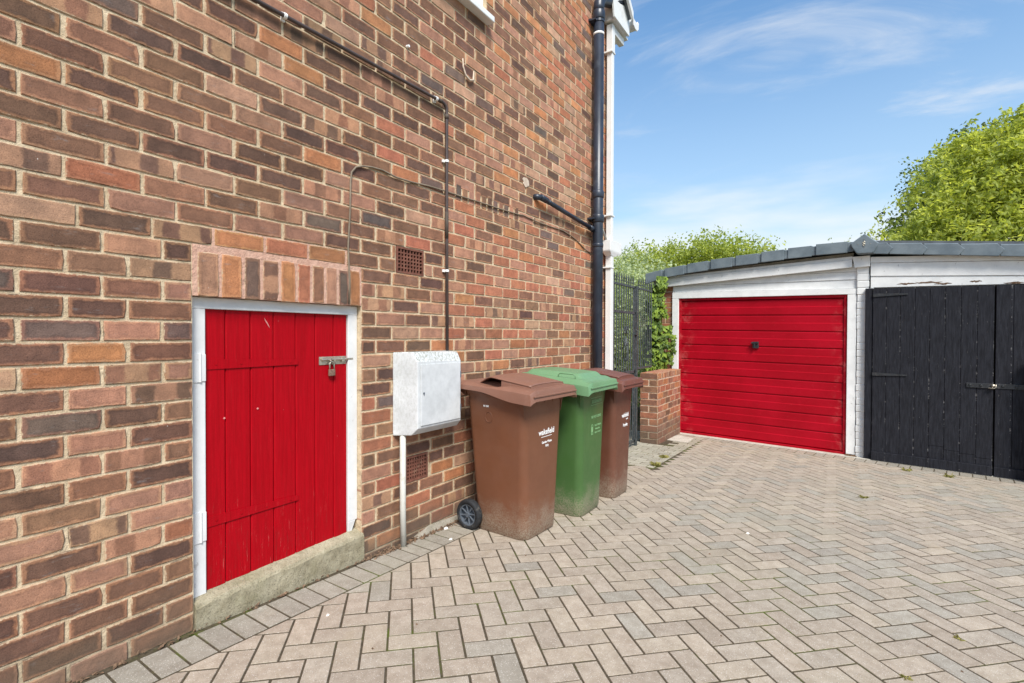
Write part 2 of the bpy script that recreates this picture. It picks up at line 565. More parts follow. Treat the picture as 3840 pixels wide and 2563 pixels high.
# ------------------------------------------------------------------ mesh helpers
class MB:
    def __init__(s):
        s.v, s.f = [], []
        s.rim, s.core, s.par, s.fuv, s.tone = [], [], [], [], []

    def add(s, vs, fs, rim=None, core=None, par=None, fuv=None):
        o = len(s.v)
        s.v.extend(vs)
        s.f.extend([tuple(i + o for i in f) for f in fs])
        n = len(vs)
        if rim is not None:
            s.rim.extend([(*rim, 1.0)] * n)
            s.core.extend([(*(core or rim), 1.0)] * n)
            s.par.extend([par or (0, 0, 0)] * n)
            s.fuv.extend(fuv or [(0, 0, 0)] * n)
        return o

    def box(s, a, b):
        x0, y0, z0 = a
        x1, y1, z1 = b
        s.add([(x0, y0, z0), (x1, y0, z0), (x1, y1, z0), (x0, y1, z0), (x0, y0, z1), (x1, y0, z1), (x1, y1, z1), (x0, y1, z1)],
              [(3, 2, 1, 0), (4, 5, 6, 7), (0, 1, 5, 4), (1, 2, 6, 5), (2, 3, 7, 6), (3, 0, 4, 7)])
        return s

    def hexa(s, p):                    # 8 corner points, bottom ring then top ring
        s.add(p, [(3, 2, 1, 0), (4, 5, 6, 7), (0, 1, 5, 4), (1, 2, 6, 5), (2, 3, 7, 6), (3, 0, 4, 7)])
        return s

    def loft(s, rings, cap0=True, cap1=True, closed=True):
        n = len(rings[0])
        o = len(s.v)
        for r in rings:
            s.v.extend(r)
        for k in range(len(rings) - 1):
            for i in range(n if closed else n - 1):
                j = (i + 1) % n
                s.f.append((o + k * n + i, o + k * n + j, o + (k + 1) * n + j, o + (k + 1) * n + i))
        if cap0:
            s.f.append(tuple(o + i for i in reversed(range(n))))
        if cap1:
            s.f.append(tuple(o + (len(rings) - 1) * n + i for i in range(n)))
        return s

    def tube(s, path, r, n=10, cap=True):
        path = [Vector(p) for p in path]
        rr = r if isinstance(r, (list, tuple)) else [r] * len(path)
        rings = []
        up = None
        for i, p in enumerate(path):
            t = (path[min(i + 1, len(path) - 1)] - path[max(i - 1, 0)]).normalized()
            if up is None:
                up = Vector((0, 0, 1)) if abs(t.z) < .9 else Vector((1, 0, 0))
            a_ = t.cross(up).normalized()
            b_ = a_.cross(t).normalized()
            up = b_
            rings.append([tuple(p + a_ * (math.cos(k * 2 * PI / n) * rr[i]) + b_ * (math.sin(k * 2 * PI / n) * rr[i])) for k in range(n)])
        return s.loft(rings, cap, cap)

    def prism(s, poly, depth_axis, d0, d1):     # poly in the other two axes
        def pt(a_, b_, d):
            return {0: (d, a_, b_), 1: (a_, d, b_), 2: (a_, b_, d)}[depth_axis]
        return s.loft([[pt(a_, b_, d0) for a_, b_ in poly], [pt(a_, b_, d1) for a_, b_ in poly]])

    def build(s, name, mat, parent=None, smooth=False, bevel=0.0, seg=2, kind=None, local=False, fix=True):
        me = bpy.data.meshes.new(name)
        me.from_pydata([tuple(v) for v in s.v], [], s.f)
        if s.rim:
            for nm, typ, dat in (('rim', 'FLOAT_COLOR', s.rim), ('core', 'FLOAT_COLOR', s.core)):
                at = me.attributes.new(nm, typ, 'POINT')
                at.data.foreach_set('color', np.array(dat, 'f').ravel())
            for nm, dat in (('par', s.par), ('fuv', s.fuv)):
                at = me.attributes.new(nm, 'FLOAT_VECTOR', 'POINT')
                at.data.foreach_set('vector', np.array(dat, 'f').ravel())
        if smooth:
            me.polygons.foreach_set('use_smooth', [True] * len(me.polygons))
        me.materials.append(MAT[mat])
        me.update()
        o = bpy.data.objects.new(name, me)
        C.objects.link(o)
        if bevel:
            md = o.modifiers.new('bevel', 'BEVEL')
            md.width = bevel
            md.segments = seg
            md.limit_method = 'ANGLE'
            md.angle_limit = math.radians(35)
        if kind:
            o['kind'] = kind
        attach(o, parent, local)
        return o


WM = {}


def attach(o, parent, local=False):
    if parent is None:
        return
    o.parent = parent
    if not local:
        o.matrix_parent_inverse = WM.get(parent.name, Matrix.Identity(4)).inverted()


def thing(name, label, cat, loc=(0, 0, 0), rz=0.0, group=None, kind=None):
    o = bpy.data.objects.new(name, None)
    C.objects.link(o)
    o.empty_display_size = .1
    o.location = loc
    o.rotation_euler = (0, 0, rz)
    WM[o.name] = Matrix.Translation(Vector(loc)) @ Matrix.Rotation(rz, 4, 'Z')
    o['label'] = label
    o['category'] = cat
    if group:
        o['group'] = group
    if kind:
        o['kind'] = kind
    return o


def tag(o, label, cat, group=None, kind=None):
    o['label'] = label
    o['category'] = cat
    if group:
        o['group'] = group
    if kind:
        o['kind'] = kind
    return o


def struct(name, label, o):
    o.name = name
    o['kind'] = 'structure'
    if label:
        o['label'] = label
    return o


def gz(x, y):                        # drive surface: falls gently away down the drive
    return .0303 - .00258 * x - .03067 * y


def project(p):
    d = Vector(p) - CAM
    X, Y_, Z_ = d.dot(_R2), d.dot(_U2), d.dot(_F)
    if Z_ < .05:
        return None
    return (.5 + FPX * X / Z_, .5 - FPX * Y_ / Z_ * 3840 / 2563, Z_)


def jit(s_):
    return random.uniform(-s_, s_)


# ------------------------------------------------------------------ ground
g = MB()
g.add([(-1500, -1500, -.9), (1500, -1500, -.9), (1500, 1500, -.9), (-1500, 1500, -.9)], [(0, 1, 2, 3)])
struct('ground', 'open ground beyond the house and garage', g.build('ground', 'far_ground'))

drive = thing('driveway', 'block paved driveway in buff and grey herringbone pavers', 'driveway', (2.3, 3, gz(2.3, 3)), kind='structure')
b = MB()
X0, X1, Y0, Y1 = -3.0, 9.0, -5.0, 12.5
J = -.0030
pts = [(X0, Y0), (X1, Y0), (X1, Y1), (X0, Y1)]
b.hexa([(x, y, gz(x, y) + J - .25) for x, y in pts] + [(x, y, gz(x, y) + J) for x, y in pts])
b.build('joint_bed', 'joint', drive)


def clip_poly(poly, nx, ny, d):      # keep nx*x+ny*y >= d
    out = []
    for i in range(len(poly)):
        p, q = poly[i], poly[(i + 1) % len(poly)]
        a_, b_ = nx * p[0] + ny * p[1] - d, nx * q[0] + ny * q[1] - d
        if a_ >= 0:
            out.append(p)
        if (a_ >= 0) != (b_ >= 0):
            t = a_ / (a_ - b_)
            out.append((p[0] + (q[0] - p[0]) * t, p[1] + (q[1] - p[1]) * t))
    return out


def area(poly):
    return .5 * sum(poly[i][0] * poly[(i + 1) % len(poly)][1] - poly[(i + 1) % len(poly)][0] * poly[i][1] for i in range(len(poly)))


def inset(poly, d):
    n = len(poly)
    out = []
    for i in range(n):
        p0, p1, p2 = Vector(poly[i - 1]), Vector(poly[i]), Vector(poly[(i + 1) % n])
        e1, e2 = (p1 - p0), (p2 - p1)
        if e1.length < 1e-5 or e2.length < 1e-5:
            return None
        e1.normalize()
        e2.normalize()
        n1, n2 = Vector((-e1.y, e1.x)), Vector((-e2.y, e2.x))
        den = 1 + n1.dot(n2)
        if den < .15:
            return None
        out.append(tuple(p1 + (n1 + n2) * (d / den)))
    return out


def paver_geo(poly, col, hz=0.0):
    """one paver: polygon in plan, chamfered top"""
    if area(poly) < 0:
        poly = poly[::-1]
    # drop near-duplicate corners
    q = []
    for p in poly:
        if not q or (Vector(p) - Vector(q[-1])).length > .004:
            q.append(p)
    if len(q) > 2 and (Vector(q[0]) - Vector(q[-1])).length < .004:
        q.pop()
    if len(q) < 3 or abs(area(q)) < .0009:
        return None
    a1 = inset(q, .0022 + random.random() * .0010)
    if not a1:
        return None
    a2 = inset(a1, .0030)
    if not a2 or area(a2) < .0004:
        return None
    a2 = [(x + jit(.0006), y + jit(.0006)) for x, y in a2]
    tx, ty, h = jit(.006), jit(.006), jit(.0009) + hz
    cx = sum(p[0] for p in q) / len(q)
    cy = sum(p[1] for p in q) / len(q)

    def Z(x, y, dz):
        return gz(x, y) + h + tx * (x - cx) + ty * (y - cy) + dz
    n = len(a1)
    pr_ = [(1, 0, 0)] * (2 * n) + [(0, 0, 0)] * n
    vs = [(x, y, Z(x, y, -.030)) for x, y in a1] + [(x, y, Z(x, y, -.0042)) for x, y in a1] + [(x, y, Z(x, y, 0)) for x, y in a2]
    fs = []
    for k in (0, 1):
        for i in range(n):
            j = (i + 1) % n
            fs.append((k * n + i, k * n + j, (k + 1) * n + j, (k + 1) * n + i))
    fs.append(tuple(2 * n + i for i in range(n)))
    return vs, fs, col, pr_


BUFF = [(.352, .292, .228), (.364, .302, .234), (.337, .281, .221), (.345, .293, .232), (.371, .311, .240), (.331, .274, .214)]
GREY = [(.312, .280, .228), (.325, .290, .236), (.300, .268, .220)]


def paver_col(x, y):
    # greyer blocks gather in drifts, the strip by the wall is pinker
    f = .5 + .5 * math.sin(1.9 * x + .7 * y + .6) * math.sin(1.1 * y - .8 * x)
    pg = .06 + .32 * f * min(1, max(0, (x - .9) / 1.0))
    c = random.choice(GREY) if random.random() < pg else random.choice(BUFF)
    k = 1 + jit(.07)
    return tuple(v * k for v in c)


GA = math.atan2(7.377 - 7.675, 2.293 - .177)      # garage front direction
GE = (math.cos(GA), math.sin(GA))
GN = (math.sin(GA), -math.cos(GA))                # towards the camera
GO = (.177, 7.675)


def gpt(s_, off):
    return (GO[0] + s_ * GE[0] + off * GN[0], GO[1] + s_ * GE[1] + off * GN[1])


def pick(geos, nbest):
    sc_ = []
    for k, g_ in enumerate(geos):
        top = [v for v in g_[0][-(len(g_[0]) // 3):]]
        pr = [project(v) for v in top]
        if any(p is None for p in pr):
            sc_.append((0, k))
            continue
        inside = any(0 <= p[0] <= 1 and 0 <= p[1] <= 1 for p in pr)
        if not inside:
            sc_.append((0, k))
            continue
        A = abs(area([(p[0], p[1] * .667) for p in pr]))
        sc_.append((A, k))
    sc_.sort(reverse=True)
    return set(k for A, k in sc_[:nbest] if A > 0)


def emit(geos, name, mat, parent, nbest):
    best = pick(geos, nbest)
    rest = MB()
    for k, (vs, fs, col, c_) in enumerate(geos):
        if k in best:
            mb = MB()
            mb.add(vs, fs, col, col)
            mb.par = list(c_)
            mb.build(name, mat, parent)
        else:
            rest.add(vs, fs, col, col)
            rest.par[-len(vs):] = list(c_)
    if rest.v:
        rest.build(name + '_mass', mat, parent, kind='stuff')


# herringbone at 45 degrees to the house wall
p_ = .1025
PH = math.radians(45) + .0175
ea = (math.cos(PH), math.sin(PH))
eb = (-math.sin(PH), math.cos(PH))
# centre of a known block (long side along ea)
cx0, cy0 = 1.662, 2.085
ox, oy = cx0 - p_ * (ea[0] * 1 + eb[0] * .5), cy0 - p_ * (ea[1] * 1 + eb[1] * .5)


def LP(a_, b_):
    return (ox + p_ * (a_ * ea[0] + b_ * eb[0]), oy + p_ * (a_ * ea[1] + b_ * eb[1]))


gl = gpt(0, .305)
geos = []
for i in range(-90, 120):
    for j in range(-70, 70):
        for (a0, b0, la, lb) in ((i + 2 * j, i - 2 * j, 2, 1), (i + 2 * j, i - 2 * j + 1, 1, 2)):
            c0 = LP(a0 + .5 * la, b0 + .5 * lb)
            if not (.0 < c0[0] < 5.7 and -.9 < c0[1] < 7.6):
                continue
            poly = [LP(a0, b0), LP(a0 + la, b0), LP(a0 + la, b0 + lb), LP(a0, b0 + lb)]
            poly = clip_poly(poly, 1, 0, .238)
            if poly:
                poly = clip_poly(poly, GN[0], GN[1], GN[0] * gl[0] + GN[1] * gl[1])
            if len(poly) < 3:
                continue
            if c0[1] > 5.15 and c0[0] < .62:          # another lay of blocks in front of the iron gate
                continue
            gq = paver_geo(poly, paver_col(*c0))
            if gq:
                geos.append(gq)
emit(geos, 'paver', 'paver', drive, 235)

# straight course of grey blocks along the house wall
geos = []
y = 1.091 - .1025 * 18
while y < 5.2:
    gg = paver_geo([(.036, y), (.236, y), (.236, y + .1025), (.036, y + .1025)], (lambda kk: tuple(v * kk for v in random.choice(GREY)))(.92 * (1 + jit(.08))))
    geos.append(gg)
    y += .1025
# straight course before the garage
s_ = -.1
while s_ < 5.4:
    kk = (1 + jit(.08)) * (.92 if s_ < 2.5 else .80)
    c = tuple(v * kk for v in random.choice(GREY[:2] if s_ > 2.2 else BUFF + GREY))
    gg = paver_geo([gpt(s_, .303), gpt(s_ + .1025, .303), gpt(s_ + .1025, .103), gpt(s_, .103)], c)
    geos.append(gg)
    s_ += .1025
emit(geos, 'edging_paver', 'paver', drive, 58)
# mossy small slabs in front of the iron gate
geos = []
yy = 5.17
r_ = 0
while yy < 7.35:
    xx = -1.3 + (.1 if r_ % 2 else 0)
    while xx < .60:
        x1 = min(xx + .204, .618)
        if x1 - xx > .04 and not (xx < .26 and yy > 6.42 and xx > -.15):
            pol = [(xx, yy), (x1, yy), (x1, yy + .1025), (xx, yy + .1025)]
            pol = clip_poly(pol, GN[0], GN[1], GN[0] * gl[0] + GN[1] * gl[1] - .15)
            if len(pol) > 2 and not (xx < .03 and yy < 5.45):
                k = 1 + jit(.12)
                gg = paver_geo(pol, (.335 * k, .305 * k, .235 * k))
                if gg:
                    geos.append(gg)
        xx += .204
    yy += .1025
    r_ += 1
emit(geos, 'gateway_paver', 'paver', drive, 30)

# pale threshold under the garage doors
t = MB()
P8 = [gpt(-.10, .100), gpt(5.4, .100), gpt(5.4, -.12), gpt(-.10, -.12)]
t.hexa([(x, y_, gz(x, y_) - .08) for x, y_ in P8] + [(x, y_, gz(x, y_) + .006) for x, y_ in P8])
t.build('threshold_slab', 'slab_concrete', drive, bevel=.004)
t = MB()
P8 = [(.10, 6.95), (.52, 6.90), (.50, 7.30), (.24, 7.45)]
t.hexa([(x, y_, gz(x, y_) - .06) for x, y_ in P8] + [(x, y_, gz(x, y_) + .004) for x, y_ in P8])
t.build('mortar_patch', 'slab_concrete', drive)

# ------------------------------------------------------------------ house wall
house = thing('house', 'tall house of multicoloured brick with pale mortar and small red door', 'house', (0, 2.5, 0))
COURSE = .0825
Z0 = -.005                            # bed joint level of row 0
YL0, YE, ZT = -1.3, 5.40, 5.36
DY0, DY1, DZ1 = .998, 1.885, 1.640    # opening incl. arch
AY0, AY1, AZ0, AZ1 = 1.000, 1.882, 1.424, 1.640
WY0, WY1, WZ0, WZ1 = 1.95, 3.06, 3.635, 4.70
V1 = (2.150, 2.385, 1.645, 1.8075)    # air bricks y0 y1 z0 z1
V2 = (2.228, 2.425, .325, .4875)

TYPES = {
    'purple': ((.275, .140, .082), (.094, .056, .046), (.95, 0)),
    'pink': ((.380, .205, .130), (.262, .136, .098), (.7, 0)),
    'orange': ((0.402, 0.192, 0.098), (0.352, 0.146, 0.067), (.8, 0)),
    'grey': ((.22, .120, .084), (.108, .086, .076), (1, 0)),
    'brown': ((.320, .168, .100), (.150, .080, .056), (.85, 0)),
    'band': ((0.322, 0.187, 0.114), (0.116, 0.068, 0.052), (0, .85)),
    'tan': ((.40, .245, .165), (.34, .20, .135), (.5, 0)),
    'red': ((0.363, 0.155, 0.093), (0.302, 0.112, 0.067), (.7, 0)),
    'roseband': ((0.383, 0.208, 0.130), (0.221, 0.104, 0.070), (0, .8)),
}


def pick_type(y, z):
    if y > 2.62 and z < 2.22:         # the patch of newer redder bricks
        w = dict(red=4.5, pink=4, brown=2.8, roseband=1.6, orange=1.5, band=.5, purple=1.1, tan=.6)
        if y > 3.9:
            w.update(purple=2.0, grey=.8, brown=3)
    elif y > 3.7 and z > 2.6:
        w = dict(red=3, orange=2.6, pink=3, roseband=1.6, brown=2.4, purple=1.0, tan=1.6, grey=.6)
    elif z < .9 and y > 1.8:
        w = dict(brown=4, purple=3, red=2.2, pink=1.2, orange=.8, band=.5, grey=.5)
    else:
        w = dict(purple=6.0, pink=2.6, brown=3.0, grey=.7, band=.9, orange=.8, tan=.35, roseband=.7, red=.3)
    ks = list(w)
    return random.choices(ks, [w[k] for k in ks])[0]


def brick_geo(y0, z0, y1, z1, kind=None, proud=0.0, vertical=False, plane=None, depth=.05, rough=1.0):
    """face of a brick in wall coordinates (y along, z up), with a worn arris"""
    kind = kind or pick_type(.5 * (y0 + y1), .5 * (z0 + z1))
    rim, core, (p0, p1) = TYPES[kind]
    k = 1 + jit(.14)
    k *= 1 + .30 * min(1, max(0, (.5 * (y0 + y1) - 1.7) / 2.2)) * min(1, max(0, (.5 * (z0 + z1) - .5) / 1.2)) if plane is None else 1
    rim = tuple(v * k * (1 + jit(.05)) for v in rim)
    core = tuple(v * k * (1 + jit(.07)) for v in core)
    L, H = y1 - y0, z1 - z0
    nl = 5 if L > .15 else 3
    nh = 2 if H < .12 else 4
    if vertical:
        nl, nh = 2, 5
    per = []
    for i in range(nl):
        per.append((i / nl, 0))
    for i in range(nh):
        per.append((1, i / nh))
    for i in range(nl):
        per.append((1 - i / nl, 1))
    for i in range(nh):
        per.append((0, 1 - i / nh))
    fx = proud + jit(.0013)
    tx, tz = jit(.008), jit(.012)
    outer, inner = [], []
    jj = .0016 * rough
    for (a_, b_) in per:
        corner = a_ in (0, 1) and b_ in (0, 1)
        ci = .0016 if corner else 0
        if corner and random.random() < .12:
            ci = random.uniform(.003, .008)
        yy_ = y0 + a_ * L + jit(jj) + (ci if a_ == 0 else -ci if a_ == 1 else 0)
        zz_ = z0 + b_ * H + jit(jj) + (ci * .6 if b_ == 0 else -ci * .6 if b_ == 1 else 0)
        outer.append((yy_, zz_))
        dy = .0032 if a_ == 0 else -.0032 if a_ == 1 else 0
        dz = .0032 if b_ == 0 else -.0032 if b_ == 1 else 0
        inner.append((yy_ + dy, zz_ + dz))
    cy_, cz_ = .5 * (y0 + y1), .5 * (z0 + z1)
    X = lambda q, d: fx + d + tx * (q[0] - cy_) + tz * (q[1] - cz_)
    vs, fuv = [], []
    for ring, d in ((outer, -depth), (outer, -.0028), (inner, 0)):
        for q in ring:
            vs.append((X(q, d), q[0], q[1]))
            if vertical:
                fuv.append((q[1] - z0, (q[0] - y0) / max(L, 1e-3) * .072, H))
            else:
                fuv.append((q[0] - y0, (q[1] - z0) / max(H, 1e-3) * .072, L))
    n = len(per)
    fs = []
    for k2 in (0, 1):
        for i in range(n):
            j = (i + 1) % n
            fs.append((k2 * n + i, k2 * n + j, (k2 + 1) * n + j, (k2 + 1) * n + i))
    fs.append(tuple(2 * n + i for i in range(n)))
    if plane:
        vs = [plane(*v) for v in vs]
    # uv par: core strength, band strength, seed
    return vs, fs, rim, core, (p0 * random.uniform(.6, 1), p1, random.random()), fuv


def emit_bricks(geos, name, mat, parent, nbest, aim=True):
    sc_ = []
    for k, g_ in enumerate(geos):
        n = len(g_[0]) // 3
        pr = [project(v) for v in g_[0][2 * n:]]
        if any(p is None for p in pr) or not any(0 <= p[0] <= 1 and 0 <= p[1] <= 1 for p in pr):
            continue
        sc_.append((abs(area([(p[0], p[1] * .667) for p in pr])), k))
    sc_.sort(reverse=True)
    best = set(k for A, k in sc_[:nbest])
    rest = MB()
    for k, g_ in enumerate(geos):
        if k in best:
            mb = MB()
            mb.add(*g_)
            mb.build(name, mat, parent)
        else:
            rest.add(*g_)
    if rest.v:
        rest.build(name + '_mass', mat, parent, kind='stuff')


def joints_for(row):
    """vertical joint positions of a course on the house wall"""
    ev = [.585 + .2338 * n for n in range(-9, 24)]
    od = [.470 + .2345 * n for n in range(-8, 24)]
    if row >= 21:
        return ev if row % 2 == 0 else od
    if row == 20:
        return [.852 + .2315 * n for n in range(-10, 24)]
    left_e = [.996, .770, .585, .348, .112, -.12, -.355, -.59, -.82, -1.06, -1.3]
    left_o = [.996, .888, .690, .462, .228, -.006, -.24, -.475, -.71, -.94, -1.18, -1.4]
    right = [q for q in (ev if row % 2 == 0 else od) if q > 1.93]
    if row % 2 == 0:
        return sorted(left_e) + [DY1] + right
    return sorted(left_o) + [DY1] + [q for q in right if q > 2.0]


HJ = .0050                            # half joint
geos = []
SOLD2 = (2.70, 3.52, 2.215, 2.335)    # course of bricks on end over the filled-in opening
for row in range(-3, 65):
    z0 = Z0 + COURSE * row + .0040
    z1 = Z0 + COURSE * (row + 1) - .0040
    js = joints_for(row)
    for a_, b_ in zip(js[:-1], js[1:]):
        if b_ - a_ > .3:
            continue
        a2, b2 = a_ + HJ + jit(.0022), b_ - HJ + jit(.0022)
        if abs(b_ - .996) < 1e-6:
            b2 = .9965
        if abs(a_ - DY1) < 1e-6:
            a2 = DY1 - .001
        if b2 > YE:
            b2 = YE
        if a2 > YE - .02 or b2 < YL0:
            continue
        segs = [(a2, b2)]

        def cut(segs, lo, hi):
            out = []
            for s0, s1 in segs:
                if s1 <= lo or s0 >= hi:
                    out.append((s0, s1))
                    continue
                if lo - s0 > .02:
                    out.append((s0, lo))
                if s1 - hi > .02:
                    out.append((hi, s1))
            return out
        zc_ = .5 * (z0 + z1)
        if 0 <= row < 20:
            segs = cut(segs, .9975, DY1 - .002)
        if row < 0:
            segs = cut(segs, 5.39, 9)
        if V1[2] < zc_ < V1[3]:
            segs = cut(segs, V1[0] - .008, V1[1] + .008)
        if V2[2] < zc_ < V2[3]:
            segs = cut(segs, V2[0] - .008, V2[1] + .008)
        if WZ0 - .05 < zc_ < WZ1:
            segs = cut(segs, WY0 - .004, WY1 + .004)
        if SOLD2[2] < zc_ < SOLD2[3]:
            segs = cut(segs, SOLD2[0], SOLD2[1])
        for s0, s1 in segs:
            kd = None
            if row == 20 and 1.07 < .5 * (s0 + s1) < 1.80:
                kd = random.choice(['red', 'orange', 'red'])
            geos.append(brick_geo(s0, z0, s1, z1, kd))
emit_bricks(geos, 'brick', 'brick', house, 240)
print('house bricks', len(geos))

# arch of bricks on end over the small red door
kinds = ['pink', 'orange', 'grey', 'band', 'orange', 'red', 'brown', 'pink', 'grey', 'orange']
ww = [.098, .100, .085, .090, .088, .082, .080, .078, .072, .080]
tot = sum(ww)
y = AY0 + .012
for k, w_ in zip(kinds, ww):
    w_ = w_ * (AY1 - AY0 - .014) / tot
    gg = brick_geo(y + .007, AZ0 + jit(.004), y + w_ - .007, AZ1 - .022 + jit(.004), k, vertical=True, proud=.001)
    mb = MB()
    mb.add(*gg)
    mb.build('arch_brick', 'brick', house)
    y += w_
# second course on end
n2 = 11
mb_all = []
for k in range(n2):
    a_ = SOLD2[0] + (SOLD2[1] - SOLD2[0]) * k / n2
    b_ = SOLD2[0] + (SOLD2[1] - SOLD2[0]) * (k + 1) / n2
    gg = brick_geo(a_ + .007, SOLD2[2] + .002, b_ - .007, SOLD2[3] - .002, random.choice(['purple', 'brown', 'grey', 'pink', 'brown']), vertical=True)
    mb = MB()
    mb.add(*gg)
    mb.build('lintel_brick', 'brick', house)

# mortar between them: a recessed sheet round the openings
MX = -.0046


def mrect(mb, y0, y1, z0, z1, x=MX, d=.05):
    mb.box((x - d, y0, z0), (x, y1, z1))


mo = MB()
mrect(mo, YL0, AY0 - .001, -.35, 1.645)
mrect(mo, DY1 - .002, V2[0] - .004, -.35, 1.645)
mrect(mo, V2[0] - .004, V2[1] + .004, -.35, V2[2] - .003)
mrect(mo, V2[0] - .004, V2[1] + .004, V2[3] + .003, 1.645)
mrect(mo, V2[1] + .004, YE - .002, -.35, 1.645)
mrect(mo, YL0, 1.078, 1.645, WZ0)
mrect(mo, 1.078, 1.79, 1.7265, WZ0)
mrect(mo, 1.79, V1[0] - .004, 1.645, WZ0)
mrect(mo, V1[0] - .004, V1[1] + .004, V1[3] + .003, WZ0)
mrect(mo, V1[1] + .004, YE - .002, 1.645, WZ0)
mrect(mo, YL0, WY0, WZ0, ZT)
mrect(mo, WY0, WY1, WZ1, ZT)
mrect(mo, WY1, YE - .002, WZ0, ZT)
mo.build('mortar', 'mortar', house)
mo = MB()
mrect(mo, AY0 - .001, AY1 + .001, AZ0 + .002, 1.645, -.0025)
mrect(mo, 1.078, 1.79, 1.645, 1.7265, -.0028)
mo.build('arch_mortar', 'mortar_pink', house)
# the body of the house behind the face work
bd = MB()
bd.box((-6, YL0, -.4), (-.24, YE - .004, ZT))
bd.box((-.24, YL0, -.4), (-.056, DY0 - .001, ZT))
bd.box((-.24, DY1 + .001, -.4), (-.056, YE - .004, WZ0 - .02))
bd.box((-.24, DY0 - .001, 1.43), (-.056, DY1 + .001, WZ0 - .02))
bd.box((-.24, WY1 + .05, WZ0 - .02), (-.056, YE - .004, ZT))
bd.box((-.24, DY0 - .001, WZ1), (-.056, WY1 + .05, ZT))
bd.box((-.24, DY0 - .001, WZ0 - .02), (-.056, WY0 - .05, WZ1))
bd.build('wall_core', 'mortar', house)
# end return of the wall past the corner: coursed bricks facing down the drive
geos = []
for row in range(-3, 65):
    z0 = Z0 + COURSE * row + .0048
    z1 = Z0 + COURSE * (row + 1) - .0048
    u = -.006 - (.11 if row % 2 else .222)
    while u > -1.6:
        u1 = u - .23
        geos.append(brick_geo(u1 + HJ, z0, u - HJ, z1, random.choice(['brown', 'purple', 'pink']),
                              plane=lambda x, y_, z: (y_, YE - .003 + x, z)))
        u = u1
mb = MB()
for g_ in geos:
    mb.add(*g_)
mb.build('return_brick', 'brick', house, kind='stuff')
# reveals of the door opening in brick
geos = []
for row in range(0, 17):
    z0 = Z0 + COURSE * row + .0048
    z1 = Z0 + COURSE * (row + 1) - .0048
    kd = random.choice(['brown', 'purple', 'tan', 'red', 'pink'])
    geos.append(brick_geo(-.045, z0, -.004, z1, kd, plane=lambda x, y_, z: (y_, DY1 - .0005 - x, z), depth=.01))
mb = MB()
for g_ in geos:
    mb.add(*g_)
mb.build('reveal_brick', 'brick', house, kind='stuff')
mb = MB()
mb.box((-.055, DY1 + .004, -.02), (-.0065, DY1 + .03, 1.43))
mb.build('reveal_mortar', 'mortar', house)


# air bricks
def air_brick(y0, y1, z0, z1, ncol, nrow, lab):
    m_ = MB()
    fw = .012
    xf = .001
    m_.box((-.05, y0, z0), (xf, y1, z0 + fw))
    m_.box((-.05, y0, z1 - fw), (xf, y1, z1))
    m_.box((-.05, y0, z0 + fw), (xf, y0 + fw, z1 - fw))
    m_.box((-.05, y1 - fw, z0 + fw), (xf, y1, z1 - fw))
    iy, iz = (y1 - y0 - 2 * fw), (z1 - z0 - 2 * fw)
    bw = .0085
    for i in range(1, ncol):
        c_ = y0 + fw + iy * i / ncol
        m_.box((-.03, c_ - bw / 2, z0 + fw), (-.002, c_ + bw / 2, z1 - fw))
    for j_ in range(1, nrow):
        c_ = z0 + fw + iz * j_ / nrow
        m_.box((-.028, y0 + fw, c_ - bw / 2), (-.0032, y1 - fw, c_ + bw / 2))
    o = m_.build('air_brick', 'terracotta', house)
    o['label'] = lab
    v_ = MB()
    v_.box((-.052, y0 + fw, z0 + fw), (-.045, y1 - fw, z1 - fw))
    v_.build('dark_void', 'void', o)


air_brick(*V1, 8, 6, 'terracotta air brick between the door arch and brown conduit')
air_brick(*V2, 8, 6, 'terracotta air brick low down behind the meter box pipe')

# upper window
wn = MB()
wn.box((-.10, WY0, WZ0 + .035), (-.03, WY0 + .06, WZ1))
wn.box((-.10, WY1 - .06, WZ0 + .035), (-.03, WY1, WZ1))
wn.box((-.10, WY0 + .06, WZ0 + .035), (-.03, WY1 - .06, WZ0 + .10))
wn.box((-.10, WY0 + .06, WZ1 - .06), (-.03, WY1 - .06, WZ1))
wn.box((-.10, 2.47, WZ0 + .10), (-.03, 2.54, WZ1 - .06))
wn = wn.build('window', 'white_plastic', house, bevel=.004)
pn = MB()
pn.box((-.075, WY0 + .06, WZ0 + .10), (-.069, 2.47, WZ1 - .06))
pn.box((-.075, 2.54, WZ0 + .10), (-.069, WY1 - .06, WZ1 - .06))
pn.build('pane', 'glass', wn)
sl = MB()
sl.box((-.11, WY0 - .02, WZ0 - .012), (.065, WY1 + .02, WZ0 + .033))
sl.build('window_sill', 'white_plastic', wn, bevel=.006)

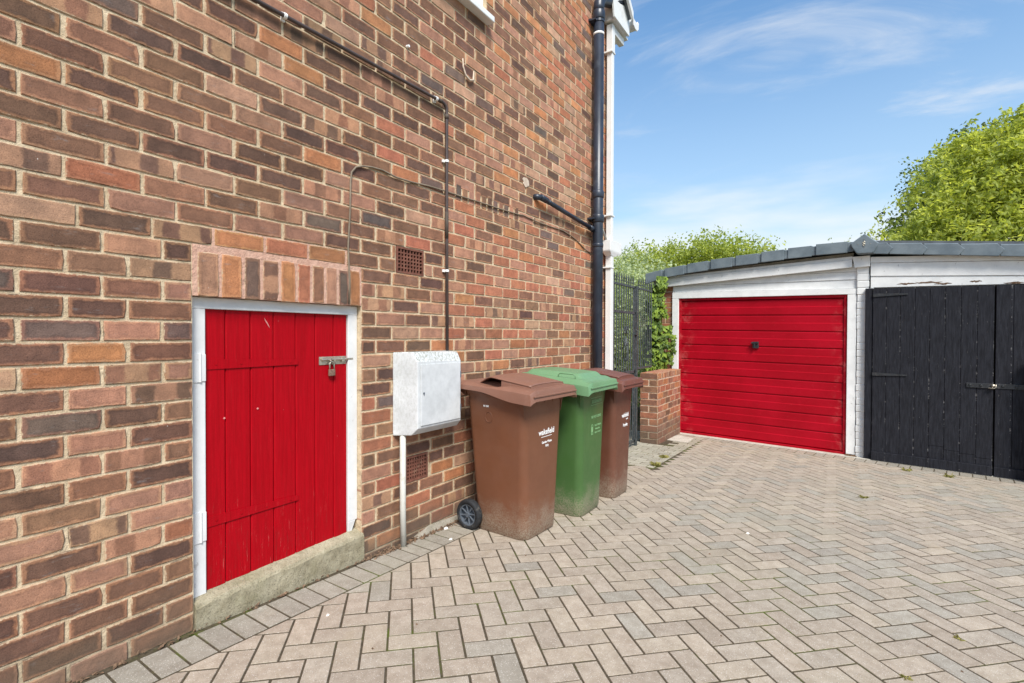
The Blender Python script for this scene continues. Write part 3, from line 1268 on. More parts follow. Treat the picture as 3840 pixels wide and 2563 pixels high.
# boxed eaves, barge board and gutter at the far corner
ev_ = MB()
ev_.box((.004, 5.235, 4.765), (.125, 5.630, 5.10))
ev_.build('eaves_box', 'white_plastic', house, bevel=.004)
ev_ = MB()
ev_.hexa([(.127, 5.20, 4.762), (.150, 5.20, 4.762), (.150, 5.640, 4.762), (.127, 5.640, 4.762),
          (.127, 5.05, 5.40), (.150, 5.05, 5.40), (.150, 5.640, 4.945), (.127, 5.640, 4.945)])
ev_.build('barge_board', 'white_plastic', house, bevel=.003)
ev_ = MB()
ev_.box((-.60, YE + .005, 4.77), (.10, 5.72, 4.79))
ev_.build('soffit', 'white_plastic', house)
sl_ = (5.28 - 4.80) / (5.05 - 5.80)
for k, (ya, yb) in enumerate(((5.60, 5.36), (5.37, 5.10), (5.11, 4.82), (4.83, 4.50))):
    za, zb_ = 4.925 + (ya - 5.60) * -.86, 4.925 + (yb - 5.60) * -.86
    tl = MB()
    tl.hexa([(-.7, yb, zb_), (.185, yb, zb_), (.185, ya, za), (-.7, ya, za),
             (-.7, yb, zb_ + .05), (.185, yb, zb_ + .05), (.185, ya, za + .05), (-.7, ya, za + .05)])
    tl.build('roof_tile', 'roof_tile', house, bevel=.004)
    vc = MB()
    vc.hexa([(.187, yb, zb_ - .015), (.215, yb, zb_ - .015), (.215, ya, za - .015), (.187, ya, za - .015),
             (.187, yb, zb_ + .075), (.215, yb, zb_ + .075), (.215, ya, za + .075), (.187, ya, za + .075)])
    vc.build('verge_cap', 'white_plastic', house, bevel=.004)
gt = MB()
GOF = (.02, .10)
prof = [(5.735, 4.90), (5.75, 4.87), (5.80, 4.845), (5.86, 4.85), (5.905, 4.89), (5.915, 4.955), (5.90, 4.96), (5.895, 4.905), (5.85, 4.868), (5.80, 4.865), (5.76, 4.885), (5.748, 4.955), (5.735, 4.955)]
gt.prism([(a_ + GOF[0], b_ + GOF[1]) for a_, b_ in prof], 0, -1.5, .14)
gt.build('gutter', 'white_plastic', house)
ge_ = MB()
ge_.prism([(a_ + GOF[0], b_ + GOF[1]) for a_, b_ in [(5.640, 4.945), (5.640, 4.900), (5.735, 4.90), (5.75, 4.86), (5.80, 4.838), (5.865, 4.842), (5.915, 4.885), (5.925, 4.965), (5.88, 4.965), (5.86, 4.93)]], 0, .141, .155)
ge_.build('gutter_end', 'white_plastic', house, bevel=.003)

# ------------------------------------------------------------------ small red door in the house wall
door = MB()
door.box((-.085, 1.0, .115), (-.037, 1.066, 1.373))
door.box((-.085, 1.821, .20), (-.037, DY1 - .003, 1.373))
door.box((-.085, 1.0, 1.373), (-.036, DY1 - .003, 1.4235))
# rotted foot of the far post
door.hexa([(-.085, 1.826, .125), (-.050, 1.826, .125), (-.046, 1.850, .135), (-.085, 1.850, .125),
           (-.085, 1.821, .20), (-.037, 1.821, .20), (-.037, 1.870, .20), (-.085, 1.870, .20)])
door = door.build('red_plank_door', 'white_frame', house, bevel=.003)
door['label'] = 'small red plank door in a white frame with a concrete sill'
bk = MB()
bk.box((-.110, 1.01, .11), (-.088, 1.88, 1.40))
bk.build('backing_board', 'void', door)
by = [1.066, 1.157, 1.273, 1.388, 1.506, 1.620, 1.734, 1.821]
for k, (a_, b_) in enumerate(zip(by[:-1], by[1:])):
    q = MB()
    g_ = .0012
    bz = .128 + jit(.003)
    x0, x1 = -.082, -.050 + jit(.0012)
    c_ = .0045
    pl_ = [(x0, a_ + g_), (x1 - c_, a_ + g_), (x1, a_ + g_ + c_), (x1, b_ - g_ - c_), (x1 - c_, b_ - g_), (x0, b_ - g_)]
    q.loft([[(x, y_, bz) for x, y_ in pl_], [(x, y_, 1.3722) for x, y_ in pl_]])
    q.build('board', 'red_wood', door)
for zc_, zt in ((1.129, 1.1205), (.428, .420)):
    h = MB()
    h.loft([[(-.049, 1.068, zc_ - .024), (-.0455, 1.068, zc_ - .024), (-.0455, 1.068, zc_ + .024), (-.049, 1.068, zc_ + .024)],
            [(-.049, 1.517, zt - .013), (-.0455, 1.517, zt - .013), (-.0455, 1.517, zt + .013), (-.049, 1.517, zt + .013)]])
    for t_ in (.1, .35, .62, .9):
        yy_ = 1.068 + .449 * t_
        zz_ = zc_ + (zt - zc_) * t_
        h.tube([(-.0456, yy_, zz_), (-.0435, yy_, zz_)], .005, 8)
    o = h.build('hinge_strap', 'red_wood', door)
for z0, z1 in ((1.052, 1.178), (.350, .485)):
    h = MB()
    h.box((-.0365, 1.004, z0), (-.0325, 1.040, z1))
    h.box((-.0365, 1.047, z0 + .004), (-.0325, 1.0655, z1 - .004))
    h.tube([(-.034, 1.0435, z0), (-.034, 1.0435, z1)], .0052, 8)
    h.build('hinge_plate', 'white_frame', door, bevel=.001)
for (y_, z_, l_, w_, an) in ((1.352, 1.318, .028, .0030, -1.05), (1.305, .905, .005, .005, 0), (1.150, .880, .005, .005, 0)):
    q = MB()
    cs, sn = math.cos(an), math.sin(an)
    q.prism([(y_ + a_ * cs - b_ * sn, z_ + a_ * sn + b_ * cs) for a_, b_ in ((-l_, 0), (-l_ * .3, -w_), (l_, -w_ * .3), (l_ * .8, w_ * .5), (0, w_))], 0, -.0500, -.0478)
    q.build('paint_scrape', 'red_scrape', door)
sill = MB()
nseg = 14
ra, rb = [], []
rings = []
for i in range(nseg + 1):
    yy_ = 1.003 + (1.890 - 1.003) * i / nseg
    w1, w2, w3 = jit(.004), jit(.003), jit(.004)
    zt = .103 + .020 * i / nseg
    rings.append([(-.11, yy_, -.08), (.012 + w1, yy_, -.08), (.014 + w1, yy_, .03 + w3), (.011 + w2, yy_, zt - .014 + w3),
                  (.002 + w2, yy_, zt + w2 * .6), (-.05, yy_, zt + .020 + w3 * .5), (-.11, yy_, zt + .024)])
sill.loft(rings)
sill.build('door_sill', 'sill_concrete', door)
# sliding bolt
bt = MB()
bt.box((-.0495, 1.640, 1.098), (-.0475, 1.812, 1.142))
bt.box((-.0475, 1.655, 1.118), (-.038, 1.676, 1.136))
bt.box((-.0475, 1.725, 1.112), (-.035, 1.737, 1.138))
bt.box((-.0475, 1.778, 1.112), (-.035, 1.795, 1.138))
bt.tube([(-.040, 1.650, 1.126), (-.040, 1.852, 1.126)], .0062, 10)
bt.tube([(-.040, 1.700, 1.126), (-.026, 1.700, 1.118)], .0045, 8)
bt.build('bolt', 'steel', door, bevel=.0012)

pk = thing('padlock', 'small rusty padlock hanging from the bolt of the red plank door', 'padlock', (-.034, 1.712, 1.045))
q = MB()
q.box((-.044, 1.692, 1.036), (-.029, 1.731, 1.072))
q.build('lock_body', 'rusty', pk, bevel=.004)
q = MB()
q.tube([(-.036, 1.698, 1.070), (-.036, 1.698, 1.095)] + [(-.036, 1.712 - .014 * math.cos(t_), 1.098 + .016 * math.sin(t_)) for t_ in np.linspace(.1, PI - .1, 8)] + [(-.036, 1.726, 1.095), (-.036, 1.726, 1.070)], .0038, 8)
q.build('shackle', 'steel', pk, smooth=True)

# ------------------------------------------------------------------ meter box with its pipe
mbx = thing('meter_box', 'weathered white meter box fixed on the brick wall beside red plank door', 'meter box', (.06, 2.36, .66))
q = MB()
A_ = [(.001, 2.115, .652), (.150, 2.180, .690), (.150, 2.585, .680), (.001, 2.612, .652)]
B_ = [(.001, 2.115, 1.1), (.152, 2.180, 1.1), (.152, 2.585, 1.1), (.001, 2.612, 1.1)]
q.loft([[(.001, 2.115, .645), (.110, 2.165, .650), (.110, 2.592, .650), (.001, 2.612, .645)],
        [(.001, 2.115, .660), (.150, 2.180, .692), (.150, 2.585, .692), (.001, 2.612, .660)],
        [(.001, 2.115, 1.10), (.150, 2.180, 1.098), (.150, 2.585, 1.092), (.001, 2.612, 1.10)],
        [(.001, 2.115, 1.155), (.112, 2.165, 1.158), (.112, 2.592, 1.150), (.001, 2.612, 1.155)]])
q.build('cabinet', 'grp', mbx, bevel=.006)
q = MB()
q.box((.1505, 2.203, .706), (.1560, 2.572, 1.082))
dr = q.build('cabinet_door', 'grp', mbx, bevel=.003)
q = MB()
q.tube([(.156, 2.226, .905), (.159, 2.226, .905)], .0065, 10)
q.box((.1585, 2.224, .892), (.1600, 2.228, .908))
q.build('key_lock', 'rim_grey', dr)
for zz_ in (.78, 1.0):
    q = MB()
    q.tube([(.154, 2.577, zz_ - .02), (.154, 2.577, zz_ + .02)], .004, 8)
    q.build('door_hinge', 'rim_grey', dr)
q = MB()
q.tube([(.046, 2.158, .655), (.046, 2.158, .2), (.046, 2.163, gz(0, 2.16) - .02)], .0185, 14)
q.build('supply_pipe', 'grey_pvc', mbx, smooth=True)


# ------------------------------------------------------------------ conduit and cable on the wall
cdt = thing('brown_conduit', 'thin brown conduit pipe with white clips running down to the meter box', 'conduit', (.02, 2.59, 1.15))
q = MB()
R_ = .0105
pth = [(.024, -.6, 2.760), (.024, 1.24, 2.800), (.024, 2.45, 2.826), (.024, 2.535, 2.829)]
pth += [(.024, 2.535 + .045 * math.sin(t_), 2.829 - .045 + .045 * math.cos(t_)) for t_ in np.linspace(.3, PI / 2, 6)]
pth += [(.024, 2.581, 2.70), (.024, 2.583, 2.0), (.024, 2.590, 1.13)]
q.tube(pth, R_, 10)
q.build('tube', 'conduit_brown', cdt, smooth=True)
q = MB()
q.tube([(.024, 2.51, 2.8285), (.024, 2.53, 2.829)], .014, 10)
q.tube([(.024, 2.581, 2.76), (.024, 2.581, 2.73)], .014, 10)
q.tube([(.024, 2.583, 2.10), (.024, 2.583, 1.92)], .0125, 10)
q.build('coupling', 'cable_dark', cdt, smooth=True)
for (yy_, zz_, hor) in ((.30, 2.781, 1), (1.405, 2.804, 1), (2.478, 2.827, 1), (2.582, 2.445, 0), (2.586, 1.700, 0)):
    q = MB()
    if hor:
        q.box((.0, yy_ - .009, zz_ - .022), (.012, yy_ + .009, zz_ + .022))
        q.tube([(.024, yy_ - .008, zz_), (.024, yy_ + .008, zz_)], .0145, 12)
    else:
        q.box((.0, yy_ - .024, zz_ - .009), (.012, yy_ + .020, zz_ + .009))
        q.tube([(.024, yy_, zz_ - .008), (.024, yy_, zz_ + .008)], .0145, 12)
    q.build('clip', 'white_clip', cdt, bevel=.001)

cab = MB()
pc = [(1.792, 1.430), (1.795, 1.55), (1.788, 1.75), (1.800, 1.95), (1.802, 2.11), (1.812, 2.165), (1.840, 2.200), (1.885, 2.218), (1.95, 2.232), (2.03, 2.236),
      (2.14, 2.222), (2.28, 2.228), (2.42, 2.240), (2.56, 2.245), (2.76, 2.250), (2.98, 2.256), (3.25, 2.262), (3.50, 2.272), (3.58, 2.280), (3.80, 2.268),
      (4.05, 2.270), (4.28, 2.276), (4.45, 2.255), (4.60, 2.225), (4.72, 2.185), (4.80, 2.160), (4.93, 2.145)]
cab.tube([(.006 + .002 * math.sin(i * 2.1), a_, b_) for i, (a_, b_) in enumerate(pc)], .0054, 7)
tag(cab.build('cable', 'cable_drab', smooth=True), 'thin drab cable curving over the brick wall above the meter box', 'cable')

# hook-shaped scar, plaster dab and stub on the wall
q = MB()
q.tube([(.004, 2.775, 3.235), (.008, 2.775, 3.175), (.012, 2.795, 3.125), (.014, 2.84, 3.105), (.012, 2.885, 3.125), (.008, 2.895, 3.195)], [.004, .006, .008, .009, .007, .004], 8)
tag(q.build('mortar_scar', 'mortar_pale', smooth=True), 'pale U shaped scar of old mortar high on the brick wall', 'mortar scar')
q = MB()
q.tube([(.0, 2.235, 3.06), (.020, 2.235, 3.06)], [.010, .008], 10)
tag(q.build('pipe_stub', 'white_clip'), 'tiny white pipe stub poking from brickwork above the conduit', 'pipe stub')
q = MB()
pts_ = [(3.625 + .05 * math.cos(t_) * (1 + jit(.25)), 2.575 + .045 * math.sin(t_) * (1 + jit(.25))) for t_ in np.linspace(0, 2 * PI, 14)[:-1]]
q.prism(pts_, 0, -.002, .0045)
tag(q.build('plaster_dab', 'mortar_pale'), 'round dab of pale filler on the bricks short of the waste pipe', 'filler patch')

# ------------------------------------------------------------------ black soil pipe with branch
sp = thing('soil_pipe', 'thick black soil pipe running up the far end of the brick wall', 'drainpipe', (.08, 4.935, gz(.08, 4.93)))
SX, SY, SR = .080, 4.935, .0555
q = MB()
pth = [(SX, SY, gz(SX, SY) - .02), (SX, SY, 4.70)]
q.tube(pth, SR, 20)
q.build('pipe', 'pipe_black', sp, smooth=True)
q = MB()
arc = [(SX, SY + .13 * (1 - math.cos(t_)), 4.74 + .13 * math.sin(t_)) for t_ in np.linspace(0, 1.15, 7)]
arc += [(SX + .01, arc[-1][1] + .20, arc[-1][2] + .085), (SX + .02, arc[-1][1] + .45, arc[-1][2] + .19)]
q.tube([(SX, SY, 4.68)] + arc, .0575, 20)
q.build('bend', 'pipe_black', sp, smooth=True)


def collar(z0, z1, r=.064):
    c_ = MB()
    c_.tube([(SX, SY, z0), (SX, SY, z0 + .012), (SX, SY, z1 - .012), (SX, SY, z1)], [SR + .002, r, r, SR + .002], 20)
    return c_.build('collar', 'pipe_black', sp, smooth=True)


collar(4.60, 4.70)
collar(2.72, 2.80)
collar(2.46, 2.55)
collar(2.20, 2.24, .060)
q = MB()
q.tube([(SX, SY, 4.44), (SX, SY, 4.465)], SR + .0015, 20)
q.build('white_band', 'white_clip', sp, smooth=True)
for zz_ in (4.585, 2.50):
    q = MB()
    q.tube([(SX, SY, zz_ - .012), (SX, SY, zz_ + .012)], SR + .006, 16)
    q.box((0, SY - .095, zz_ - .010), (.03, SY + .095, zz_ + .010))
    q.box((.03, SY - .085, zz_ - .008), (SX, SY - .058, zz_ + .008))
    q.build('bracket', 'pipe_black', sp)
q = MB()
q.tube([(.048, SY - .02, 2.385), (.048, 3.83, 2.475)], .0205, 14)
q.build('branch_pipe', 'pipe_black', sp, smooth=True)
q = MB()
q.tube([(.048, 3.90, 2.470), (.048, 3.80, 2.478)], .027, 14)
q.tube([(.048, 3.815, 2.477), (.02, 3.775, 2.48), (-.01, 3.77, 2.48)], .026, 14)
q.tube([(.048, 3.955, 2.465), (.048, 3.935, 2.467)], .0235, 14)
q.tube([(.048, SY - .04, 2.387), (.048, SY - .13, 2.394)], .029, 14)
q.build('branch_elbow', 'pipe_black', sp, smooth=True)

# ------------------------------------------------------------------ white square downpipe at the corner
dp = thing('white_downpipe', 'square white downpipe running up the far corner of the house', 'drainpipe', (.062, 5.30, gz(0, 5.3)))
q = MB()
q.box((.030, 5.268, 2.33), (.092, 5.332, 4.46))
q.build('upper_pipe', 'white_plastic', dp, bevel=.004)
q = MB()
q.box((.028, 5.262, gz(0, 5.3)), (.096, 5.334, 2.19))
q.build('lower_pipe', 'white_plastic', dp, bevel=.004)
q = MB()
q.loft([[(.026, 5.262, 2.155), (.100, 5.262, 2.155), (.100, 5.345, 2.155), (.026, 5.345, 2.155)],
        [(.014, 5.200, 2.200), (.112, 5.200, 2.200), (.112, 5.52, 2.200), (.014, 5.52, 2.200)],
        [(.014, 5.195, 2.215), (.114, 5.195, 2.215), (.114, 5.53, 2.215), (.014, 5.53, 2.215)],
        [(.014, 5.195, 2.325), (.114, 5.195, 2.325), (.114, 5.53, 2.325), (.014, 5.53, 2.325)]])
q.build('hopper_head', 'white_plastic', dp, bevel=.004)
q = MB()
q.box((.026, 5.262, 4.44), (.097, 5.340, 4.74))
q.box((.030, 5.34, 4.66), (.092, 5.62, 4.74))
q.build('swan_neck', 'white_plastic', dp, bevel=.004)
for zz_ in (4.425, 2.60, 2.02):
    q = MB()
    q.box((.0, 5.245, zz_), (.101, 5.345, zz_ + .016))
    q.build('pipe_clip', 'white_plastic', dp, bevel=.002)
q = MB()
q.tube([(.05, 4.99, 2.55), (.06, 5.24, 2.30)], .012, 8)
tag(q.build('thin_overflow_pipe', 'grey_pvc', smooth=True), 'thin grey overflow pipe slanting between the soil pipe and downpipe hopper', 'pipe')


# ------------------------------------------------------------------ wheelie bins
def rrect(x0, x1, y0, y1, r, z, n=5, rf=None):
    rf = rf or r
    pts_ = []
    for (cx_, cy_, a0, rr) in ((x1 - rf, y0 + rf, -PI / 2, rf), (x1 - rf, y1 - rf, 0, rf), (x0 + r, y1 - r, PI / 2, r), (x0 + r, y0 + r, PI, r)):
        for k in range(n + 1):
            t_ = a0 + PI / 2 * k / n
            pts_.append((cx_ + rr * math.cos(t_), cy_ + rr * math.sin(t_), z))
    return pts_


def lid_height(u, v, style):
    """u 0 rear..1 front, v -1..1 across"""
    base = .992 - .020 * u - .014 * u * u
    edge = max(0, abs(v) - .80) / .20
    base -= .022 * edge * edge
    if style == 'hoodx':
        su = max(0, min(1, (u - .16) / .12)) * max(0, min(1, (.90 - u) / .05))
        w = .72 + .06 * math.sin(min(1, max(0, (u - .16) / .7)) * PI)
        sv_ = max(0, min(1, (w - abs(v)) / .09))
        su = su * su * (3 - 2 * su)
        sv_ = sv_ * sv_ * (3 - 2 * sv_)
        base += (.046 - .016 * u) * su * sv_
        # finger recess beside the hood
        d_ = math.hypot((u - .36) / .20, (abs(v) - .80) / .14)
        if d_ < 1:
            base -= .018 * (1 - d_ * d_)
    elif style == 'hood':
        d_ = math.hypot((u - .40) / .24, (abs(v) - .72) / .24)
        if d_ < 1:
            base -= .030 * (1 - d_ * d_)
    else:
        su = max(0, min(1, (.84 - u) / .06)) * max(0, min(1, (u - .03) / .05))
        sv_ = max(0, min(1, (.70 - abs(v)) / .10))
        base += .030 * su * sv_
        base += .012 * max(0, min(1, (.91 - u) / .02)) * max(0, min(1, (.90 - abs(v)) / .05))
    return base


def make_bin(label, loc, rz, body_m, lid_m, style, sc=1.0):
    root = thing('wheelie_bin', label, 'wheelie bin', loc, rz, 'wheelie bins lined up along the brick wall')
    # body, local axes: +x is the front, wheels at -x
    m_ = MB()
    rings = [rrect(-.185, .205, -.193, .193, .05, .000, rf=.065), rrect(-.192, .213, -.200, .200, .05, .012, rf=.065),
             rrect(-.196, .216, -.203, .203, .05, .10, rf=.06), rrect(-.224, .226, -.226, .226, .045, .55, rf=.055),
             rrect(-.245, .234, -.243, .243, .04, .885, rf=.05), rrect(-.248, .240, -.248, .248, .04, .905, rf=.05),
             rrect(-.262, .262, -.262, .262, .04, .930, rf=.05), rrect(-.262, .262, -.262, .262, .04, .955, rf=.05)]
    m_.loft(rings)
    body = m_.build('body', body_m, root, smooth=True, local=True)
    body.data.polygons.foreach_set('use_smooth', [len(p.vertices) == 4 for p in body.data.polygons])
    # pressed gussets below the front rim
    for k in range(5):
        yy_ = -.20 + .10 * k
        q_ = MB()
        q_.loft([[(.232, yy_ - .004, .93), (.262, yy_ - .004, .93), (.2315, yy_ - .004, .850)], [(.232, yy_ + .004, .93), (.262, yy_ + .004, .93), (.2315, yy_ + .004, .850)]])
        q_.build('gusset', body_m, body, local=True)
    for sgn in (-1, 1):
        q_ = MB()
        q_.loft([[(.15, sgn * .238, .93), (.23, sgn * .238, .93), (.222, sgn * .226, .78)], [(.15, sgn * .262, .93), (.23, sgn * .262, .93), (.222, sgn * .230, .78)]])
        q_.build('gusset', body_m, body, local=True)
    # moulded ring on the side panel
    q_ = MB()
    ring = []
    for k in range(24):
        t_ = k * 2 * PI / 24
        yy_ = -.2245 - .0
        zz_ = .765 + .034 * math.sin(t_)
        ring.append((-.055 + .028 * math.cos(t_), -(.2265 + (zz_ - .55) / .335 * .017) - .001, zz_))
    ring.append(ring[0])
    q_.tube(ring, .0022, 5, cap=False)
    q_.build('moulded_ring', body_m, body, smooth=True, local=True)
    # lid
    m_ = MB()
    nu, nv = 30, 34
    X_ = lambda u: -.275 + .590 * u
    Wd_ = lambda u: .285 + .012 * u
    top = []
    for i in range(nu + 1):
        u = i / nu
        row = []
        for j_ in range(nv + 1):
            v = -1 + 2 * j_ / nv
            rr = 0
            if u > .93:
                rr = (u - .93) / .07
            row.append((X_(u) - .010 * max(0, abs(v) - .85) / .15 * (1 if u > .9 else 0), v * Wd_(u) * (1 - .018 * rr), lid_height(u, v, style)))
        top.append(row)
    o_ = len(m_.v)
    for row in top:
        m_.v.extend(row)
    for i in range(nu):
        for j_ in range(nv):
            a0 = o_ + i * (nv + 1) + j_
            m_.f.append((a0, a0 + nv + 1, a0 + nv + 2, a0 + 1))
    # skirt hanging from the border, deeper to the front
    per = [(i, 0) for i in range(nu + 1)] + [(nu, j_) for j_ in range(1, nv + 1)] + [(i, nv) for i in range(nu - 1, -1, -1)] + [(0, j_) for j_ in range(nv - 1, 0, -1)]

    def drop(i, j_):
        u = i / nu
        f_ = max(0, min(1, (u - .25) / .55))
        f_ = f_ * f_ * (3 - 2 * f_)
        return .030 + .036 * f_
    o1 = len(m_.v)
    for (i, j_) in per:
        x, y_, z = top[i][j_]
        m_.v.append((x + (.004 if i == nu else 0), y_ * 1.006, z - .006))
    o2 = len(m_.v)
    for (i, j_) in per:
        x, y_, z = top[i][j_]
        m_.v.append((x + (.009 if i == nu else 0), y_ * 1.014, z - drop(i, j_)))
    o3 = len(m_.v)
    for (i, j_) in per:
        x, y_, z = top[i][j_]
        m_.v.append((x * .955, y_ * .955, z - drop(i, j_) - .001))
    n = len(per)
    for k in range(n):
        k2 = (k + 1) % n
        t0 = o_ + per[k][0] * (nv + 1) + per[k][1]
        t1 = o_ + per[k2][0] * (nv + 1) + per[k2][1]
        m_.f.append((t0, t1, o1 + k2, o1 + k))
        m_.f.append((o1 + k, o1 + k2, o2 + k2, o2 + k))
        m_.f.append((o2 + k, o2 + k2, o3 + k2, o3 + k))
    m_.f.append(tuple(range(o3, o3 + n)))
    lid = m_.build('lid', lid_m, root, smooth=True, local=True)
    md = lid.modifiers.new('edge', 'EDGE_SPLIT')
    md.split_angle = math.radians(38)
    # lip bar standing proud across the front
    q_ = MB()
    q_.box((.306, -.270, .9165), (.3285, .270, .928))
    q_.build('front_lip', lid_m, lid, bevel=.003, local=True)
    if style == 'hood':
        # arched hood over the lid, open at the sides towards the hinge
        m_ = MB()
        NU, NV = 22, 20

        def hz(u, v):
            a_ = (u - .20) / .70
            rise = min(1, a_ / .26)
            rise = math.sin(rise * PI / 2)
            fall = 1 - .52 * max(0, (a_ - .26) / .74)
            z = .992 - .020 * u - .014 * u * u + .004 + .046 * rise * fall
            z -= .010 * (abs(v) ** 3)
            return z
        o_ = len(m_.v)
        for i in range(NU + 1):
            u = .20 + .70 * i / NU
            hw = .70 + .05 * math.sin(min(1, i / NU) * PI)
            for j_ in range(NV + 1):
                v = -1 + 2 * j_ / NV
                m_.v.append((X_(u), v * hw * Wd_(u), hz(u, v)))
        for i in range(NU):
            for j_ in range(NV):
                a0 = o_ + i * (NV + 1) + j_
                m_.f.append((a0, a0 + NV + 1, a0 + NV + 2, a0 + 1))
        hood = m_.build('lid_hood', lid_m, lid, smooth=True, local=True)
        sd_ = hood.modifiers.new('thick', 'SOLIDIFY')
        sd_.thickness = .006
        sd_.offset = -1
        m_ = MB()
        # closed cheeks and front wall under the forward half of the hood
        for sgn in (-1, 1):
            ra, rb = [], []
            for i in range(9):
                u = .52 + .38 * i / 8
                k_ = (u - .20) / .70
                hw = (.70 + .05 * math.sin(k_ * PI)) * Wd_(u) - .004
                ra.append((X_(u), sgn * hw, hz(u, 1) - .003))
                rb.append((X_(u), sgn * (hw + .004), lid_height(u, .7, style) - .004))
            m_.loft([ra, rb], False, False, closed=False)
        u = .898
        hw = .70 * Wd_(u)
        m_.loft([[(X_(u), -hw, hz(u, 1) - .002), (X_(u), 0, hz(u, 0) - .003), (X_(u), hw, hz(u, 1) - .002)],
                 [(X_(u) + .004, -hw, lid_height(u, .7, style) - .004), (X_(u) + .004, 0, lid_height(u, 0, style) - .004), (X_(u) + .004, hw, lid_height(u, .7, style) - .004)]], False, False, closed=False)
        m_.build('hood_cheek', lid_m, lid, local=True)
    else:
        q_ = MB()
        q_.tube([(.05, -.235, .965), (.045, -.240, 1.002), (.06, -.240, 1.014), (.17, -.240, 1.010), (.185, -.240, .996), (.182, -.235, .958)], .0045, 8)
        q_.build('lid_loop', lid_m, lid, smooth=True, local=True)
    # rear handle
    q_ = MB()
    q_.tube([(-.335, -.225, .958), (-.335, .225, .958)], .0145, 12)
    for yy_ in (-.235, -.08, .08, .235):
        q_.loft([[(-.250, yy_ - .012, .89), (-.250, yy_ + .012, .89), (-.250, yy_ + .012, .935), (-.250, yy_ - .012, .935)],
                 [(-.343, yy_ - .012, .942), (-.343, yy_ + .012, .942), (-.330, yy_ + .012, .976), (-.330, yy_ - .012, .976)]])
    q_.tube([(-.278, -.262, .962), (-.278, .262, .962)], .010, 10)
    q_.build('handle', body_m, root, bevel=.003, local=True)
    # axle and wheels
    q_ = MB()
    q_.tube([(-.225, -.25, .100), (-.225, .25, .100)], .011, 10)
    q_.build('axle', 'black_iron', root, local=True)
    for sgn in (-1, 1):
        yc = sgn * .232
        q_ = MB()
        prof_ = [(.070, -.024), (.092, -.026), (.099, -.018), (.101, 0), (.099, .018), (.092, .026), (.070, .024), (.068, 0)]
        rings = []
        for k in range(28):
            t_ = k * 2 * PI / 28
            rings.append([(-.225 + r2 * math.cos(t_), yc + w2, .100 + r2 * math.sin(t_)) for r2, w2 in prof_])
        rings.append(rings[0])
        q_.loft(rings, False, False)
        wh = q_.build('wheel', 'rubber', root, smooth=True, local=True)
        q_ = MB()
        rings = []
        for k in range(25):
            t_ = k * 2 * PI / 24
            rings.append([(-.225 + r2 * math.cos(t_), yc + w2, .100 + r2 * math.sin(t_)) for r2, w2 in ((.062, -.021), (.0715, -.023), (.0715, .023), (.062, .021))])
        q_.loft(rings, False, False)
        q_.tube([(-.225, yc - .026, .100), (-.225, yc + .026, .100)], .016, 12)
        for k in range(8):
            t_ = k * PI / 4 + .2
            c_, s2 = math.cos(t_), math.sin(t_)
            q_.tube([(-.225 + .012 * c_, yc + sgn * .012, .100 + .012 * s2), (-.225 + .064 * c_, yc + sgn * .016, .100 + .064 * s2)], .0055, 6)
        q_.tube([(-.225, yc + .002, .100), (-.225, yc + .004, .100)], .064, 20)
        q_.build('wheel_rim', 'rim_grey', wh, local=True)
    return root, body


def text_on(body, txt, y_, z_, size, mat, bold=0.0, face='front', sx=1.0, tilt=0.0):
    cu = bpy.data.curves.new('lettering', 'FONT')
    cu.body = txt
    cu.size = size
    cu.align_x = 'CENTER'
    cu.align_y = 'CENTER'
    cu.extrude = .0004
    cu.offset = bold
    cu.materials.append(MAT[mat])
    o = bpy.data.objects.new('lettering', cu)
    C.objects.link(o)
    o.parent = body
    if face == 'front':
        # front plane leans: x = .197 at z=.10 -> .214 at .55 -> .228 at .885
        x = (.216 + (z_ - .10) / .45 * .010) if z_ < .55 else (.226 + (z_ - .55) / .335 * .008)
        lean = math.atan2(.009, .4)
        o.location = (x + .0012, y_, z_)
        o.rotation_euler = (Matrix.Rotation(lean, 3, 'Y') @ Matrix.Rotation(PI / 2, 3, 'Z') @ Matrix.Rotation(PI / 2, 3, 'X') @ Matrix.Rotation(tilt, 3, 'Z')).to_euler()
    else:
        yy_ = -(.2265 + (z_ - .55) / .335 * .017)
        o.location = (y_, yy_ - .0014, z_)
        o.rotation_euler = (PI / 2 - .07, 0, 0)
    o.scale = (sx, 1, 1)
    bpy.context.view_layer.update()
    me = bpy.data.meshes.new_from_object(o.evaluated_get(bpy.context.evaluated_depsgraph_get()))
    o2 = bpy.data.objects.new('lettering', me)
    C.objects.link(o2)
    o2.parent = body
    o2.location, o2.rotation_euler, o2.scale = o.location, o.rotation_euler, o.scale
    bpy.data.objects.remove(o)
    return o2


# bin nearest the camera
B1 = (.409, 2.866, gz(.409, 2.866) + .001)
r1, b1 = make_bin('brown wheelie bin nearest the meter box, with a raised hood lid', B1, math.radians(-2.0), 'brown_plastic', 'brown_lid_skylit', 'hood')
text_on(b1, 'wakefield', .030, .665, .052, 'print_white', .0010)
u_ = MB()
u_.box((.2279, -.035, .633), (.2291, .098, .636))
u_.build('print_rule', 'print_white', b1, local=True)
text_on(b1, 'Garden Waste', .035, .598, .021, 'print_white', .0005)
text_on(b1, 'Only', .038, .573, .021, 'print_white', .0005)
text_on(b1, 'N 258', -.075, .835, .017, 'print_white', .0004, face='side')
r1.scale = (1, .98, 1.02)
